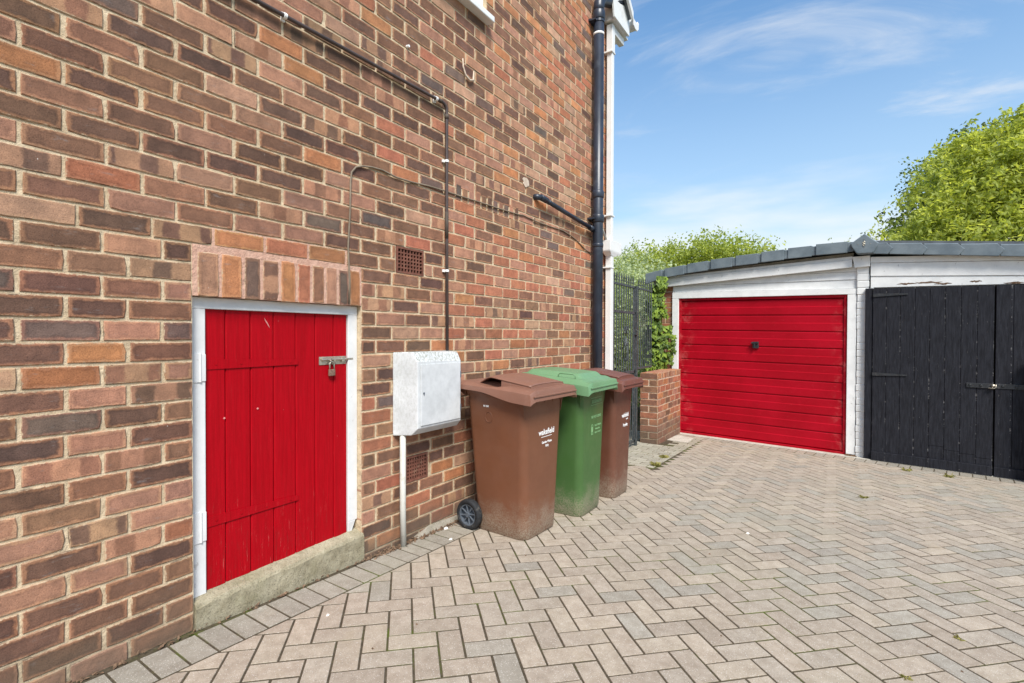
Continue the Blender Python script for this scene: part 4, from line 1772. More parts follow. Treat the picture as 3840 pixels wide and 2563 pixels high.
# green bin in the middle
B2 = (.482, 3.468, gz(.482, 3.468) + .001)
r2, b2 = make_bin('green wheelie bin with a flat green lid, between two brown bins', B2, math.radians(1.0), 'green_plastic', 'green_lid_skylit', 'flat')
text_on(b2, 'SSI SCHAEFER', .055, .803, .034, 'print_green', .0002, sx=.95)
text_on(b2, 'NO HOT ASHES', .050, .690, .027, 'print_green', .0004)
for k, ln in enumerate(('City of Wakefield', 'Metropolitan', 'District Council')):
    text_on(b2, ln, .085, .625 - .026 * k, .019, 'print_green', .0002, sx=.95)
for zz_ in (.828, .778):
    q = MB()
    xx_ = .2327 if zz_ > .8 else .2316
    q.box((xx_ - .0006, -.055, zz_), (xx_ + .0010, .165, zz_ + .0022))
    q.build('moulded_rule', 'print_green', b2, local=True)
q = MB()
for (a0, b0, a1, b1_) in ((-.040, .565, -.010, .568), (-.040, .635, -.010, .638), (-.040, .565, -.037, .638), (-.013, .565, -.010, .638), (-.031, .585, -.019, .620)):
    q.box((.2255 + (b0 - .55) * .024, a0, b0), (.2275 + (b1_ - .55) * .024, a1, b1_))
q.build('moulded_crest', 'print_green', b2, local=True)
r2.scale = (1, .94, 1.045)
# dark brown bin at the back
B3 = (.502, 4.035, gz(.502, 4.035) + .001)
r3, b3 = make_bin('dark brown wheelie bin next to the iron gate, behind the green bin', B3, math.radians(-1.0), 'dark_brown_plastic', 'dark_brown_lid_skylit', 'hood')
text_on(b3, 'wakefield', .045, .655, .048, 'print_white', .0010)
text_on(b3, 'council', .095, .622, .018, 'print_white', .0004)
text_on(b3, 'Recycling', .052, .575, .032, 'print_white', .0010)

r3.scale = (1, .80, 1.035)

# ------------------------------------------------------------------ low brick pier wall by the gate
pier = thing('brick_pier', 'low red brick pier wall between the iron gate and garage', 'wall', (.115, 6.9, gz(.1, 6.9)))
PZ0 = gz(.1, 6.6) - .02
ph_ = (.768 - PZ0) / 11
q = MB()
q.box((.004, 6.514, PZ0 - .1), (.229, 7.60, .764))
q.build('pier_mortar', 'mortar_pale', pier)
geos = []
PX0, PX1, PY0 = -.002, .235, 6.508
for r_ in range(-1, 11):
    z0, z1 = PZ0 + ph_ * r_ + .005, PZ0 + ph_ * (r_ + 1) - .004
    ks = ['red', 'red', 'brown', 'orange', 'pink']
    # end face (towards the camera): one stretcher or two headers
    spl = [(PX0, PX1)] if r_ % 2 == 0 else [(PX0, .112), (.122, PX1)]
    for a_, b_ in spl:
        geos.append(brick_geo(a_, z0, b_, z1, random.choice(['red', 'brown', 'brown', 'red']), plane=lambda x, y_, z: (y_, PY0 - x, z), depth=.03))
    # long face
    if r_ == 10:
        yy_ = PY0 + .003
        while yy_ < 7.55:
            geos.append(brick_geo(yy_ + .003, z0 + .004, yy_ + .072, z1, random.choice(ks), plane=lambda x, y_, z: (PX1 + x, y_, z), depth=.03))
            yy_ += .078
    else:
        yy_ = PY0 + (.105 if r_ % 2 == 0 else 0) + .001
        if r_ % 2 == 0:
            geos.append(brick_geo(PY0 + .001, z0, PY0 + .100, z1, random.choice(ks), plane=lambda x, y_, z: (PX1 + x, y_, z), depth=.03))
        while yy_ < 7.55:
            geos.append(brick_geo(yy_ + .005, z0, min(yy_ + .222, 7.59), z1, random.choice(ks), plane=lambda x, y_, z: (PX1 + x, y_, z), depth=.03))
            yy_ += .228
for g_ in geos:
    mb = MB()
    mb.add(*g_)
    mb.build('brick', 'brick', pier)
yy_ = PY0 - .002
k = 0
while yy_ < 7.55:
    mb = MB()
    gg = brick_geo(PX0 + .001, yy_, PX1 - .001, yy_ + .072, random.choice(['red', 'pink', 'orange']), plane=lambda x, y_, z: (y_, z, .7665 + x), depth=.004)
    mb.add(*gg)
    mb.build('coping_brick', 'brick', pier)
    yy_ += .078

# ------------------------------------------------------------------ iron gate and railing
gate = thing('iron_gate', 'grey wrought iron gate with spear tops and scroll panel', 'gate', (.03, 5.9, gz(0, 5.9)))
GX = .030
SQ = lambda mb, y0, y1, z0, z1, x0=GX - .010, x1=GX + .010: mb.box((x0, y0, z0), (x1, y1, z1))


def spear(mb, y_, z_, h=.135, x=GX):
    mb.tube([(x, y_, z_), (x, y_, z_ + .035)], .0065, 6)
    mb.tube([(x, y_, z_ + .032), (x, y_, z_ + .046)], .013, 6)
    mb.loft([[(x - .004, y_ - .004, z_ + .045), (x + .004, y_ - .004, z_ + .045), (x + .004, y_ + .004, z_ + .045), (x - .004, y_ + .004, z_ + .045)],
             [(x - .005, y_ - .017, z_ + .078), (x + .005, y_ - .017, z_ + .078), (x + .005, y_ + .017, z_ + .078), (x - .005, y_ + .017, z_ + .078)],
             [(x - .001, y_ - .001, z_ + h), (x + .001, y_ - .001, z_ + h), (x + .001, y_ + .001, z_ + h), (x - .001, y_ + .001, z_ + h)]])


for nm, z0, z1 in (('top_rail', 1.868, 1.890), ('lock_rail', 1.535, 1.565), ('middle_rail', .785, .820), ('bottom_rail', -.105, -.070)):
    q = MB()
    SQ(q, 5.445, 6.195, z0, z1)
    q.build(nm, 'iron_grey', gate)
for y0 in (5.445, 6.168):
    q = MB()
    SQ(q, y0, y0 + .026, -.105, 1.89, GX - .010, GX + .010)
    q.build('stile', 'iron_grey', gate)
for k in range(9):
    yy_ = 5.515 + k * .0775
    q = MB()
    q.tube([(GX, yy_, -.07), (GX, yy_, 1.90)], .0072, 6)
    spear(q, yy_, 1.89)
    q.build('bar', 'iron_grey', gate)
q = MB()
for sy in (-1, 1):
    for sz in (-1, 1):
        pts_ = []
        for k in range(22):
            t_ = k / 21
            an = PI / 2 + t_ * 2.2 * PI
            rad = .050 * (1 - .78 * t_)
            pts_.append((GX + .012, 5.865 + sy * (.055 + rad * math.cos(an)), 1.255 + sz * (.075 + .045 * 1.0 + rad * math.sin(an) - .05)))
        q.tube([(GX + .012, 5.865, 1.255)] + pts_, .0052, 6)
q.tube([(GX + .012, 5.865, 1.255), (GX + .012, 5.865, .98)], .005, 6)
for sy in (-1, 1):
    q.tube([(GX + .012, 5.865 + sy * .045, 1.17), (GX + .012, 5.865 + sy * .06, 1.02), (GX + .012, 5.865 + sy * .035, .95), (GX + .012, 5.865, .99)], .0045, 6)
q.build('scroll', 'iron_grey', gate, smooth=True)
q = MB()
q.box((GX - .006, 6.17, 1.27), (GX + .028, 6.235, 1.30))
q.build('latch', 'iron_grey', gate)

rail = thing('iron_railing', 'grey iron railing with spear tops fixed above low brick pier', 'railing', (.03, 6.6, .77))
q = MB()
q.box((GX - .017, 6.228, gz(0, 6.25) - .02), (GX + .017, 6.268, 1.90))
q.build('post', 'iron_grey', rail)
for nm, z0, z1 in (('top_rail', 1.868, 1.890), ('bottom_rail', .825, .850)):
    q = MB()
    SQ(q, 6.272, 6.86, z0, z1)
    q.build(nm, 'iron_grey', rail)
for k in range(7):
    yy_ = 6.345 + k * .083
    q = MB()
    q.tube([(GX, yy_, .85), (GX, yy_, 1.90)], .0072, 6)
    spear(q, yy_, 1.89)
    q.build('bar', 'iron_grey', rail)

# ------------------------------------------------------------------ garage (local x along the front, y inwards, z up)
gar = thing('garage', 'double garage with white boarding, red door and black plank doors', 'garage', (GO[0], GO[1], 0), GA)


def GB(mb, name, mat, parent=None, **k):
    return mb.build(name, mat, parent or gar, local=True, **k)


def sag(s0):                          # the whole front has settled a little to one side
    return -.024 * s0


def board(mb, s0, s1, zb0, zb1, zt0, zt1, y0, y1):
    """board with its own sloping lower and upper edges"""
    mb.hexa([(s0, y0, zb0), (s1, y0, zb1), (s1, y1, zb1), (s0, y1, zb0), (s0, y0, zt0), (s1, y0, zt1), (s1, y1, zt1), (s0, y1, zt0)])
    return mb


GZ = -.21
# red up-and-over door
gd = MB()
board(gd, .0, .034, GZ, GZ, 1.826, 1.826, .010, .045)
board(gd, 2.104, 2.138, GZ, GZ, 1.776, 1.775, .010, .045)
board(gd, .034, 2.104, 1.790, 1.741, 1.8255, 1.7758, .010, .045)
board(gd, .034, 2.104, GZ, GZ, GZ + .040, GZ + .040, .010, .045)
gd = GB(gd, 'garage_door', 'red_metal', bevel=.003)
gd['label'] = 'red ribbed steel garage door with a small black handle'
NR = 9
for k in range(NR):
    f0, f1 = k / NR, (k + 1) / NR
    zl0 = GZ + .045 + (1.785 - GZ - .045) * f0
    zl1 = GZ + .045 + (1.785 - GZ - .045) * f1
    zr0 = GZ + .045 + (1.736 - GZ - .045) * f0
    zr1 = GZ + .045 + (1.736 - GZ - .045) * f1
    q = MB()
    prof_ = [(0.0, .060), (0.0, .034), (.06, .024), (.50, .0225), (.53, .030), (.93, .0285), (.99, .036), (.99, .060)]
    q.loft([[(.036, yy_, zl0 + (zl1 - zl0) * t_) for t_, yy_ in prof_], [(2.102, yy_, zr0 + (zr1 - zr0) * t_) for t_, yy_ in prof_]])
    GB(q, 'rib_panel', 'red_metal', gd)
q = MB()
q.box((1.045, .010, 1.095), (1.125, .024, 1.185))
q.box((1.035, -.022, 1.160), (1.120, .010, 1.178))
q.box((1.070, -.020, 1.100), (1.092, -.010, 1.165))
q.tube([(1.085, .012, 1.162), (1.085, .004, 1.162)], .010, 10)
GB(q, 'handle', 'black_iron', gd, bevel=.002)
# frame
q = MB()
board(q, -.098, -.002, GZ + .02, GZ + .02, 1.825, 1.825, -.012, .08)
GB(q, 'door_frame', 'white_wood', bevel=.003)
q = MB()
board(q, 2.140, 2.232, GZ + .03, GZ + .03, 1.773, 1.771, -.012, .08)
GB(q, 'door_frame', 'white_wood', bevel=.003)
q = MB()
board(q, -.098, 2.232, 1.8285, 1.7745, 1.920, 1.842, -.012, .08)
GB(q, 'frame_head', 'white_wood', bevel=.003)
# horizontal white boards over the door
zs = [(1.924, 1.846), (2.015, 1.955), (2.115, 2.050), (2.215, 2.150)]
for (a0, a1), (b0, b1_) in zip(zs[:-1], zs[1:]):
    q = MB()
    q.loft([[(-.096, .020, a0), (-.096, .006, a0), (-.096, .016, b0 - .003), (-.096, .020, b0 - .003)],
            [(2.235, .020, a1), (2.235, .006, a1), (2.235, .016, b1_ - .003), (2.235, .020, b1_ - .003)]])
    GB(q, 'cladding_board', 'white_wood')
# barge board and thin upper board
q = MB()
board(q, -.21, 2.188, 2.010, 2.098, 2.130, 2.190, -.055, -.014)
GB(q, 'barge_board', 'white_wood', bevel=.003)
q = MB()
board(q, -.18, 2.190, 2.133, 2.193, 2.165, 2.232, -.040, -.010)
GB(q, 'barge_board', 'white_wood', bevel=.002)
q = MB()
board(q, -.36, 2.20, 2.160, 2.233, 2.190, 2.275, -.020, .010)
GB(q, 'barge_board', 'rough_haunch', bevel=.002)
q = MB()
board(q, -.40, -.19, 2.02, 2.035, 2.13, 2.14, -.03, .02)
GB(q, 'barge_board', 'white_wood', bevel=.002)
# painted centre post and its cap
q = MB()
for r_ in range(29):
    z0 = GZ - .02 + r_ * .083
    if z0 > 2.16:
        break
    w_ = jit(.004)
    q.box((2.238 + jit(.003), -.022 + w_, z0 + .004), (2.358 + jit(.004), .12, z0 + .080))
q.box((2.241, -.018, GZ - .05), (2.355, .11, 2.17))
GB(q, 'brick_post', 'white_masonry', bevel=.006)
q = MB()
q.loft([[(2.215, -.058, 2.090), (2.366, -.058, 2.095), (2.366, -.012, 2.095), (2.215, -.012, 2.090)],
        [(2.192, -.062, 2.222), (2.366, -.062, 2.222), (2.366, -.012, 2.222), (2.192, -.012, 2.222)]])
GB(q, 'post_cap', 'white_wood', bevel=.003)
# boards above the black doors
q = MB()
board(q, 2.370, 5.2, 2.135, 1.93, 2.205, 1.990, -.052, -.010)
GB(q, 'barge_board', 'white_wood', bevel=.003)
q = MB()
board(q, 2.372, 5.2, 1.978, 1.78, 2.131, 1.925, -.045, -.010)
GB(q, 'barge_board', 'white_wood', bevel=.003)
# lowest board, its edge rotten and peeling
q = MB()
n_ = 46
low, upp = [], []
for i in range(n_ + 1):
    s0 = 2.374 + (5.2 - 2.374) * i / n_
    rot = 0
    if 2.62 < s0 < 3.12:
        rot = .001
    elif 3.25 < s0 < 3.32 or s0 > 3.52:
        rot = .001
    low.append((s0, 1.843 - .030 * (s0 - 2.37) + max(0, rot)))
    upp.append((s0, 1.975 - .070 * (s0 - 2.37)))
rings = [[(a_[0], -.036, a_[1]), (a_[0], -.012, a_[1]), (b_[0], -.012, max(b_[1], a_[1] + .01)), (b_[0], -.036, max(b_[1], a_[1] + .01))] for a_, b_ in zip(low, upp)]
q.loft(rings)
GB(q, 'door_head_board', 'white_wood')
q = MB()
q.box((2.40, -.008, 1.70), (5.2, .02, 1.95))
GB(q, 'head_rail', 'white_wood')
for (sa, sb, zc_) in ((2.62, 2.80, 1.868), (2.78, 3.02, 1.876), (2.95, 3.10, 1.858), (3.24, 3.34, 1.872), (3.50, 3.66, 1.845)):
    q = MB()
    n_ = 12
    up_, dn_ = [], []
    for i in range(n_ + 1):
        t_ = i / n_
        w_ = .013 * math.sin(t_ * PI) + .001
        x_ = sa + (sb - sa) * t_
        zc2 = zc_ - .028 * (x_ - 2.6) + jit(.003)
        up_.append((x_, zc2 + w_ * random.uniform(.4, 1)))
        dn_.append((x_, zc2 - w_ * random.uniform(.3, 1)))
    q.loft([[(x, -.0375, z) for x, z in up_ + dn_[::-1]], [(x, -.0345, z) for x, z in up_ + dn_[::-1]]])
    GB(q, 'rotten_patch', 'rot_wood')
# black doors
FY = -.085
q = MB()
q.box((2.326, FY + .012, GZ), (2.398, .02, 1.832))
GB(q, 'door_post', 'black_wood', bevel=.004)
leafs = ((2.402, 3.434, 8), (3.446, 4.478, 8))
for li, (s0, s1, nb) in enumerate(leafs):
    dl = MB()
    zt0, zt1 = 1.834 - .029 * (s0 - 2.37), 1.834 - .029 * (s1 - 2.37)
    board(dl, s0, s1, GZ + .018, GZ + .018, GZ + .118, GZ + .118, FY - .020, FY + .020)
    dl = GB(dl, 'plank_door', 'black_wood', bevel=.003)
    dl['label'] = ('black plank door hung on the white centre post' if li == 0 else 'black plank door carrying the second half of the strap bolt')
    for k in range(nb):
        a_ = s0 + (s1 - s0) * k / nb
        b_ = s0 + (s1 - s0) * (k + 1) / nb
        zt = 1.830 - .029 * (a_ - 2.37)
        yy_ = FY + jit(.0022)
        q = MB()
        c_ = .003
        pl_ = [(a_ + .0012, FY + .022), (a_ + .0012, yy_ + c_), (a_ + .0012 + c_, yy_), (b_ - .0012 - c_, yy_), (b_ - .0012, yy_ + c_), (b_ - .0012, FY + .022)]
        zb_ = GZ + .120
        split = li == 0 and 4 <= k <= 7
        if split:
            zm = .045 + jit(.01) - .02 * (k - 4)
            q.loft([[(x, y_, zb_) for x, y_ in pl_], [(x, y_, zm - .002) for x, y_ in pl_]])
            q.loft([[(x, y_, zm + .002) for x, y_ in pl_], [(x, y_, zt - .029 * (x - a_)) for x, y_ in pl_]])
        else:
            q.loft([[(x, y_, zb_) for x, y_ in pl_], [(x, y_, zt - .029 * (x - a_)) for x, y_ in pl_]])
        GB(q, 'plank', 'black_wood', dl)
    # tapering strap hinges on the first leaf
    if li == 0:
        for zc_ in (1.745, .820):
            q = MB()
            q.loft([[(2.404, FY - .004, zc_ - .020), (2.404, FY - .009, zc_ - .020), (2.404, FY - .009, zc_ + .020), (2.404, FY - .004, zc_ + .020)],
                    [(2.725, FY - .004, zc_ - .008), (2.725, FY - .009, zc_ - .008), (2.725, FY - .009, zc_ + .008), (2.725, FY - .004, zc_ + .008)]])
            GB(q, 'hinge_strap', 'black_iron', dl)
        q = MB()
        q.box((3.225, FY - .010, .722), (3.430, FY - .003, .772))
        for xx_ in (3.255, 3.34):
            q.tube([(xx_, FY - .009, .748), (xx_, FY - .018, .748)], [.014, .009], 10)
        GB(q, 'locking_strap', 'black_iron', dl, bevel=.002)
    else:
        q = MB()
        q.box((3.450, FY - .010, .724), (3.72, FY - .003, .774))
        for xx_ in (3.505, 3.605, 3.69):
            q.tube([(xx_, FY - .009, .750), (xx_, FY - .018, .750)], [.014, .009], 10)
        GB(q, 'locking_strap', 'black_iron', dl, bevel=.002)
q = MB()
q.tube([(3.432, FY - .016, .765), (3.432, FY - .016, .735)], .014, 12)
q.tube([(3.395, FY - .024, .727), (3.440, FY - .026, .725), (3.452, FY - .024, .735), (3.452, FY - .020, .765)], .006, 8)
GB(q, 'bolt_shackle', 'steel', smooth=True)
q = MB()
q.box((2.40, FY + .03, GZ), (4.48, .02, 1.80))
GB(q, 'dark_void', 'void')
q = MB()
q.box((4.484, -.06, GZ - .05), (4.60, .11, 1.80))
GB(q, 'end_post', 'white_masonry', bevel=.006)
q = MB()
q.box((4.602, -.04, GZ - .05), (5.2, .028, 1.80))
GB(q, 'end_wall', 'white_masonry')
# side, back walls and the brick pillar by the red door
q = MB()
q.box((-.335, .030, GZ - .3), (-.104, 5.0, 2.02))
q.box((-.104, 4.8, GZ - .3), (5.2, 5.0, 2.02))
q.box((4.97, .03, GZ - .3), (5.2, 4.8, 1.75))
GB(q, 'side_wall', 'mortar_pale')
geos = []
for r_ in range(0, 29):
    z0, z1 = GZ + r_ * .0795 + .004, GZ + (r_ + 1) * .0795 - .004
    if z1 > 2.06:
        break
    if r_ % 2:
        spl = [(-.332, -.222), (-.212, -.102)]
    else:
        spl = [(-.332, -.102)]
    for a_, b_ in spl:
        geos.append(brick_geo(a_, z0, b_, z1, random.choice(['orange', 'red', 'red', 'pink']), plane=lambda x, y_, z: (y_, .024 - x, z), depth=.02))
for g_ in geos:
    mb = MB()
    mb.add(*g_)
    GB(mb, 'brick', 'brick')
geos = []
for r_ in range(0, 28):
    z0, z1 = GZ + r_ * .0795 + .004, GZ + (r_ + 1) * .0795 - .004
    yy_ = .03 + (.11 if r_ % 2 else 0)
    while yy_ < 4.9:
        geos.append(brick_geo(yy_ + .005, z0, yy_ + .222, z1, random.choice(['orange', 'red', 'brown']), plane=lambda x, y_, z: (-.338 - x, y_, z), depth=.01))
        yy_ += .228
mb = MB()
for g_ in geos:
    mb.add(*g_)
GB(mb, 'side_brick', 'brick', kind='stuff')
q = MB()
for yy_ in (.30,):
    q.box((-.10, .10, GZ), (2.24, .14, 2.10))
GB(q, 'inner_void', 'void')
# roof slabs
q = MB()
board(q, -.46, 2.32, 2.14, 2.33, 2.215, 2.405, -.06, 5.1)
GB(q, 'roof_slope', 'roof_tile')
q = MB()
board(q, 2.32, 5.35, 2.33, 1.93, 2.405, 2.005, -.06, 5.1)
GB(q, 'roof_slope', 'roof_tile')


def verge(sA, sB, ztA, ztB, zbA, zbB, nose):
    """dry verge cap: L-shaped, lapping over its neighbour"""
    q = MB()
    y0, y1 = -.125, -.095
    q.hexa([(sA, y0, zbA), (sB, y0, zbB), (sB, y1, zbB), (sA, y1, zbA), (sA, y0, ztA - .012), (sB, y0, ztB - .012), (sB, y1, ztB - .012), (sA, y1, ztA - .012)])
    q.hexa([(sA, y0, ztA - .010), (sB, y0, ztB - .010), (sB, .10, ztB - .010), (sA, .10, ztA - .010),
            (sA, y0 + .008, ztA), (sB, y0 + .008, ztB), (sB, .10, ztB), (sA, .10, ztA)])
    return GB(q, 'verge_cap', 'slate', bevel=.004)


bs = [-.485, -.171, .180, .522, .860, 1.189, 1.507, 1.821, 2.20]
bt_ = [2.215, 2.262, 2.300, 2.328, 2.348, 2.364, 2.380, 2.392, 2.398]
for k in range(8):
    a_, b_ = bs[k], bs[k + 1]
    tA = bt_[k] + (.006 if k else 0)
    tB = bt_[k + 1] - .010
    q = MB()
    hA = .150 if k == 0 else .125
    y0 = -.125 - .004 * (k % 2)
    # main cap, higher and standing out at its lower end, tucked under the next one
    lap = b_ - .05
    q.hexa([(a_, y0 - .006, tA - hA), (lap, y0, tB - .118), (lap, -.09, tB - .118), (a_, -.09, tA - hA),
            (a_, y0 - .006, tA + .010), (lap, y0, tB + .016), (lap, .10, tB + .030), (a_, .10, tA + .024)])
    q.hexa([(lap, y0 + .010, tB - .108), (b_ + .01, y0 + .010, tB - .106), (b_ + .01, -.09, tB - .106), (lap, -.09, tB - .108),
            (lap, y0 + .010, tB + .006), (b_ + .01, y0 + .010, tB + .006), (b_ + .01, .10, tB + .020), (lap, .10, tB + .020)])
    GB(q, 'verge_cap', 'slate', bevel=.004)
rs = [2.40, 2.555, 2.862, 3.165, 3.470, 3.775, 4.08, 4.39, 4.70, 5.0, 5.35]
for k in range(len(rs) - 1):
    a_, b_ = rs[k], rs[k + 1]
    T = lambda s0: 2.352 - .1290 * (s0 - 2.43)
    Bm = lambda s0: 2.228 - .1290 * (s0 - 2.43)
    q = MB()
    y0 = -.128
    nose = .045
    # arrow-shaped lower end
    poly = [(a_, Bm(a_)), (b_ - .012, Bm(b_)), (b_ + nose - .012, .5 * (Bm(b_) + T(b_))), (b_ - .020, T(b_)), (a_, T(a_) - .008)]
    poly2 = [(x, z + .0) for x, z in poly]
    back = -.09 + .0
    off = .0 if k % 2 == 0 else .0
    # each cap stands a little proud of the next one up the slope
    ya = y0 - .004 * (len(rs) - k)  * .25
    q.loft([[(x, ya + .012 * (1 - (x - a_) / (b_ - a_ + nose)), z) for x, z in poly2], [(x, back, z) for x, z in poly2]])
    q.hexa([(a_, ya + .012, T(a_) - .010), (b_ - .02, ya, T(b_) - .004), (b_ - .02, .10, T(b_) + .008), (a_, .10, T(a_) + .006),
            (a_, ya + .016, T(a_) - .002), (b_ - .02, ya + .006, T(b_) + .006), (b_ - .02, .10, T(b_) + .018), (a_, .10, T(a_) + .016)])
    GB(q, 'verge_cap', 'slate', bevel=.003)
# five sided ridge end cap with its fixing
q = MB()
cxs, czs = 2.322, 2.36
pent = [(2.182, 2.366), (2.322, 2.472), (2.462, 2.345), (2.448, 2.312), (2.410, 2.243), (2.395, 2.232), (2.255, 2.238), (2.240, 2.250), (2.190, 2.33)]
pent = pent[::-1]
q.loft([[(x, .04, z) for x, z in pent], [(x, -.148, z) for x, z in pent], [(cxs + (x - cxs) * .93, -.160, czs - .01 + (z - czs + .01) * .93) for x, z in pent]])
fin = GB(q, 'ridge_end_cap', 'slate', bevel=.004)
q = MB()
for zz_ in (2.368, 2.342):
    ringp = [(2.318 + .010 * math.cos(t_), -.164, zz_ + .012 * math.sin(t_)) for t_ in np.linspace(0, 2 * PI, 13)]
    q.tube(ringp, .0035, 6, cap=False)
for xx_, zz_ in ((2.262, 2.352), (2.382, 2.348), (2.318, 2.405), (2.318, 2.310)):
    q.box((xx_ - .006, -.163, zz_ - .002), (xx_ + .006, -.158, zz_ + .002))
GB(q, 'cap_fixing', 'steel', fin)
# broken foot of the frames
q = MB()
for k in range(26):
    x_ = 2.19 + jit(.05)
    y_ = -.03 + jit(.03)
    z_ = GZ + abs(jit(.02))
    s0 = random.uniform(.006, .018)
    q.box((x_ - s0, y_ - s0, z_ - .01), (x_ + s0, y_ + s0, z_ + s0))
GB(q, 'crumbled_foot', 'litter', kind='stuff')
q = MB()
q.prism([(2.322, 1.0), (2.356, .985), (2.357, 1.13), (2.345, 1.145), (2.333, 1.07)], 1, -.030, -.018)
GB(q, 'bare_patch', 'rough_haunch')

# dark post at the edge of the drive
q = MB()
fp = gpt(3.74, .17)
q.tube([(fp[0], fp[1], gz(*fp) - .02), (fp[0], fp[1], 1.05)], .055, 16)
q.tube([(fp[0], fp[1], 1.05), (fp[0], fp[1], 1.075)], [.055, .03], 16)
tag(q.build('drive_post', 'black_iron', smooth=False), 'thick dark post standing in front of the second black plank door', 'post')


# ------------------------------------------------------------------ plants
def leaf_mesh(name, pos, nrm_bias, size, mat, parent, kind=None, elong=1.6, tone=None, fold=.25):
    n = len(pos)
    sz = size * rng.uniform(.6, 1.3, n)
    # random frames
    nn = rng.normal(size=(n, 3)) + np.array(nrm_bias)
    nn /= np.linalg.norm(nn, axis=1)[:, None] + 1e-9
    t_ = rng.normal(size=(n, 3))
    t_[:, 2] -= .6
    t_ -= nn * (t_ * nn).sum(1)[:, None]
    t_ /= np.linalg.norm(t_, axis=1)[:, None] + 1e-9
    bn_ = np.cross(nn, t_)
    a = pos
    L = (sz * elong)[:, None]
    W_ = (sz * .5)[:, None]
    v0 = a
    v1 = a + t_ * L * .45 + bn_ * W_ + nn * W_ * fold
    v2 = a + t_ * L
    v3 = a + t_ * L * .45 - bn_ * W_ + nn * W_ * fold
    V = np.stack([v0, v1, v2, v3], 1).reshape(-1, 3).astype('f')
    me = bpy.data.meshes.new(name)
    me.vertices.add(4 * n)
    me.vertices.foreach_set('co', V.ravel())
    idx = np.arange(4 * n).reshape(n, 4)
    tris = np.concatenate([idx[:, [0, 1, 2]], idx[:, [0, 2, 3]]], 1).reshape(-1, 3)
    me.loops.add(tris.size)
    me.loops.foreach_set('vertex_index', tris.ravel().astype('i'))
    me.polygons.add(len(tris))
    me.polygons.foreach_set('loop_start', np.arange(0, tris.size, 3).astype('i'))
    me.polygons.foreach_set('loop_total', np.full(len(tris), 3, 'i'))
    if tone is None:
        tone = rng.uniform(0, 1, n)
    at = me.attributes.new('tone', 'FLOAT', 'POINT')
    at.data.foreach_set('value', np.repeat(np.clip(tone, 0, 1), 4).astype('f'))
    me.materials.append(MAT[mat])
    me.update(calc_edges=True)
    o = bpy.data.objects.new(name, me)
    C.objects.link(o)
    if kind:
        o['kind'] = kind
    attach(o, parent)
    return o


def sprays(blobs, n_spray, per, length, droop, spread):
    """leaf points strung on drooping twigs that start in the outer part of ellipsoids"""
    P_, T_, tw = [], [], []
    vol = np.array([b[3] * b[4] * b[5] for b in blobs]) ** .75
    cnt = (n_spray * vol / vol.sum()).astype(int)
    for (cx_, cy_, cz_, rx, ry, rz_), c_ in zip(blobs, cnt):
        d = rng.normal(size=(c_, 3))
        d /= np.linalg.norm(d, axis=1)[:, None]
        rad = rng.uniform(.45, 1.0, c_) ** .6
        base = np.array([cx_, cy_, cz_]) + d * rad[:, None] * np.array([rx, ry, rz_])
        dir_ = d + rng.normal(scale=.45, size=(c_, 3)) + np.array([0, 0, .25])
        dir_ /= np.linalg.norm(dir_, axis=1)[:, None]
        ln = length * rng.uniform(.5, 1.4, c_)
        s_t = rng.uniform(0, 1, c_)
        t_ = rng.uniform(0, 1, (c_, per))
        p = base[:, None, :] + dir_[:, None, :] * (t_ * ln[:, None])[..., None]
        p[..., 2] -= droop * t_ ** 2 * ln[:, None]
        p += rng.normal(scale=spread, size=p.shape)
        P_.append(p.reshape(-1, 3))
        T_.append((s_t[:, None] * .65 + rng.uniform(0, .35, (c_, per))).ravel())
    return np.concatenate(P_), np.concatenate(T_)


def limbs(mb, foot, trunk_top, r0, blobs, rr=.05):
    foot, trunk_top = Vector(foot), Vector(trunk_top)
    mid = foot.lerp(trunk_top, .5) + Vector((jit(.1), jit(.1), 0))
    mb.tube([foot, mid, trunk_top], [r0, r0 * .8, r0 * .6], 10)
    for b_ in blobs:
        c_ = Vector(b_[:3])
        k = random.uniform(.3, 1)
        s0 = foot.lerp(trunk_top, .5 + .5 * k)
        m1 = s0.lerp(c_, .5) + Vector((jit(.25), jit(.2), .15))
        mb.tube([s0, m1, c_], [r0 * .42, r0 * .26, r0 * .12], 7)
        for q_ in range(6):
            d = Vector((random.gauss(0, 1), random.gauss(0, 1), random.gauss(.3, 1))).normalized()
            e = c_ + Vector((d.x * b_[3], d.y * b_[4], d.z * b_[5])) * .92
            mm = c_.lerp(e, .5) + Vector((jit(.12), jit(.12), jit(.1)))
            mb.tube([c_, mm, e], [r0 * .12, r0 * .07, r0 * .025], 5)


def tree(name, label, foot, ttop, r0, blobs, n_spray, per, length, droop, spread, size, mat, elong=1.7, group=None, bias=(0, 0, .7)):
    t = thing(name, label, 'tree', foot, 0, group)
    mb = MB()
    limbs(mb, foot, ttop, r0, blobs)
    mb.build('trunk', 'bark', t, smooth=True)
    sat = []
    for b_ in blobs:
        for q_ in range(11):
            d = Vector((random.gauss(0, 1), random.gauss(-.3, .8), random.gauss(.4, .9))).normalized()
            k_ = random.uniform(.16, .34)
            f_ = random.uniform(.98, 1.24)
            sat.append((b_[0] + d.x * b_[3] * f_, b_[1] + d.y * b_[4] * f_, b_[2] + d.z * b_[5] * f_, b_[3] * k_, b_[4] * k_, b_[5] * k_ * 1.2))
    P_, T_ = sprays(list(blobs) + sat, n_spray, per, length, droop, spread)
    leaf_mesh('crown', P_, bias, size, mat, t, elong=elong, tone=T_)
    return t


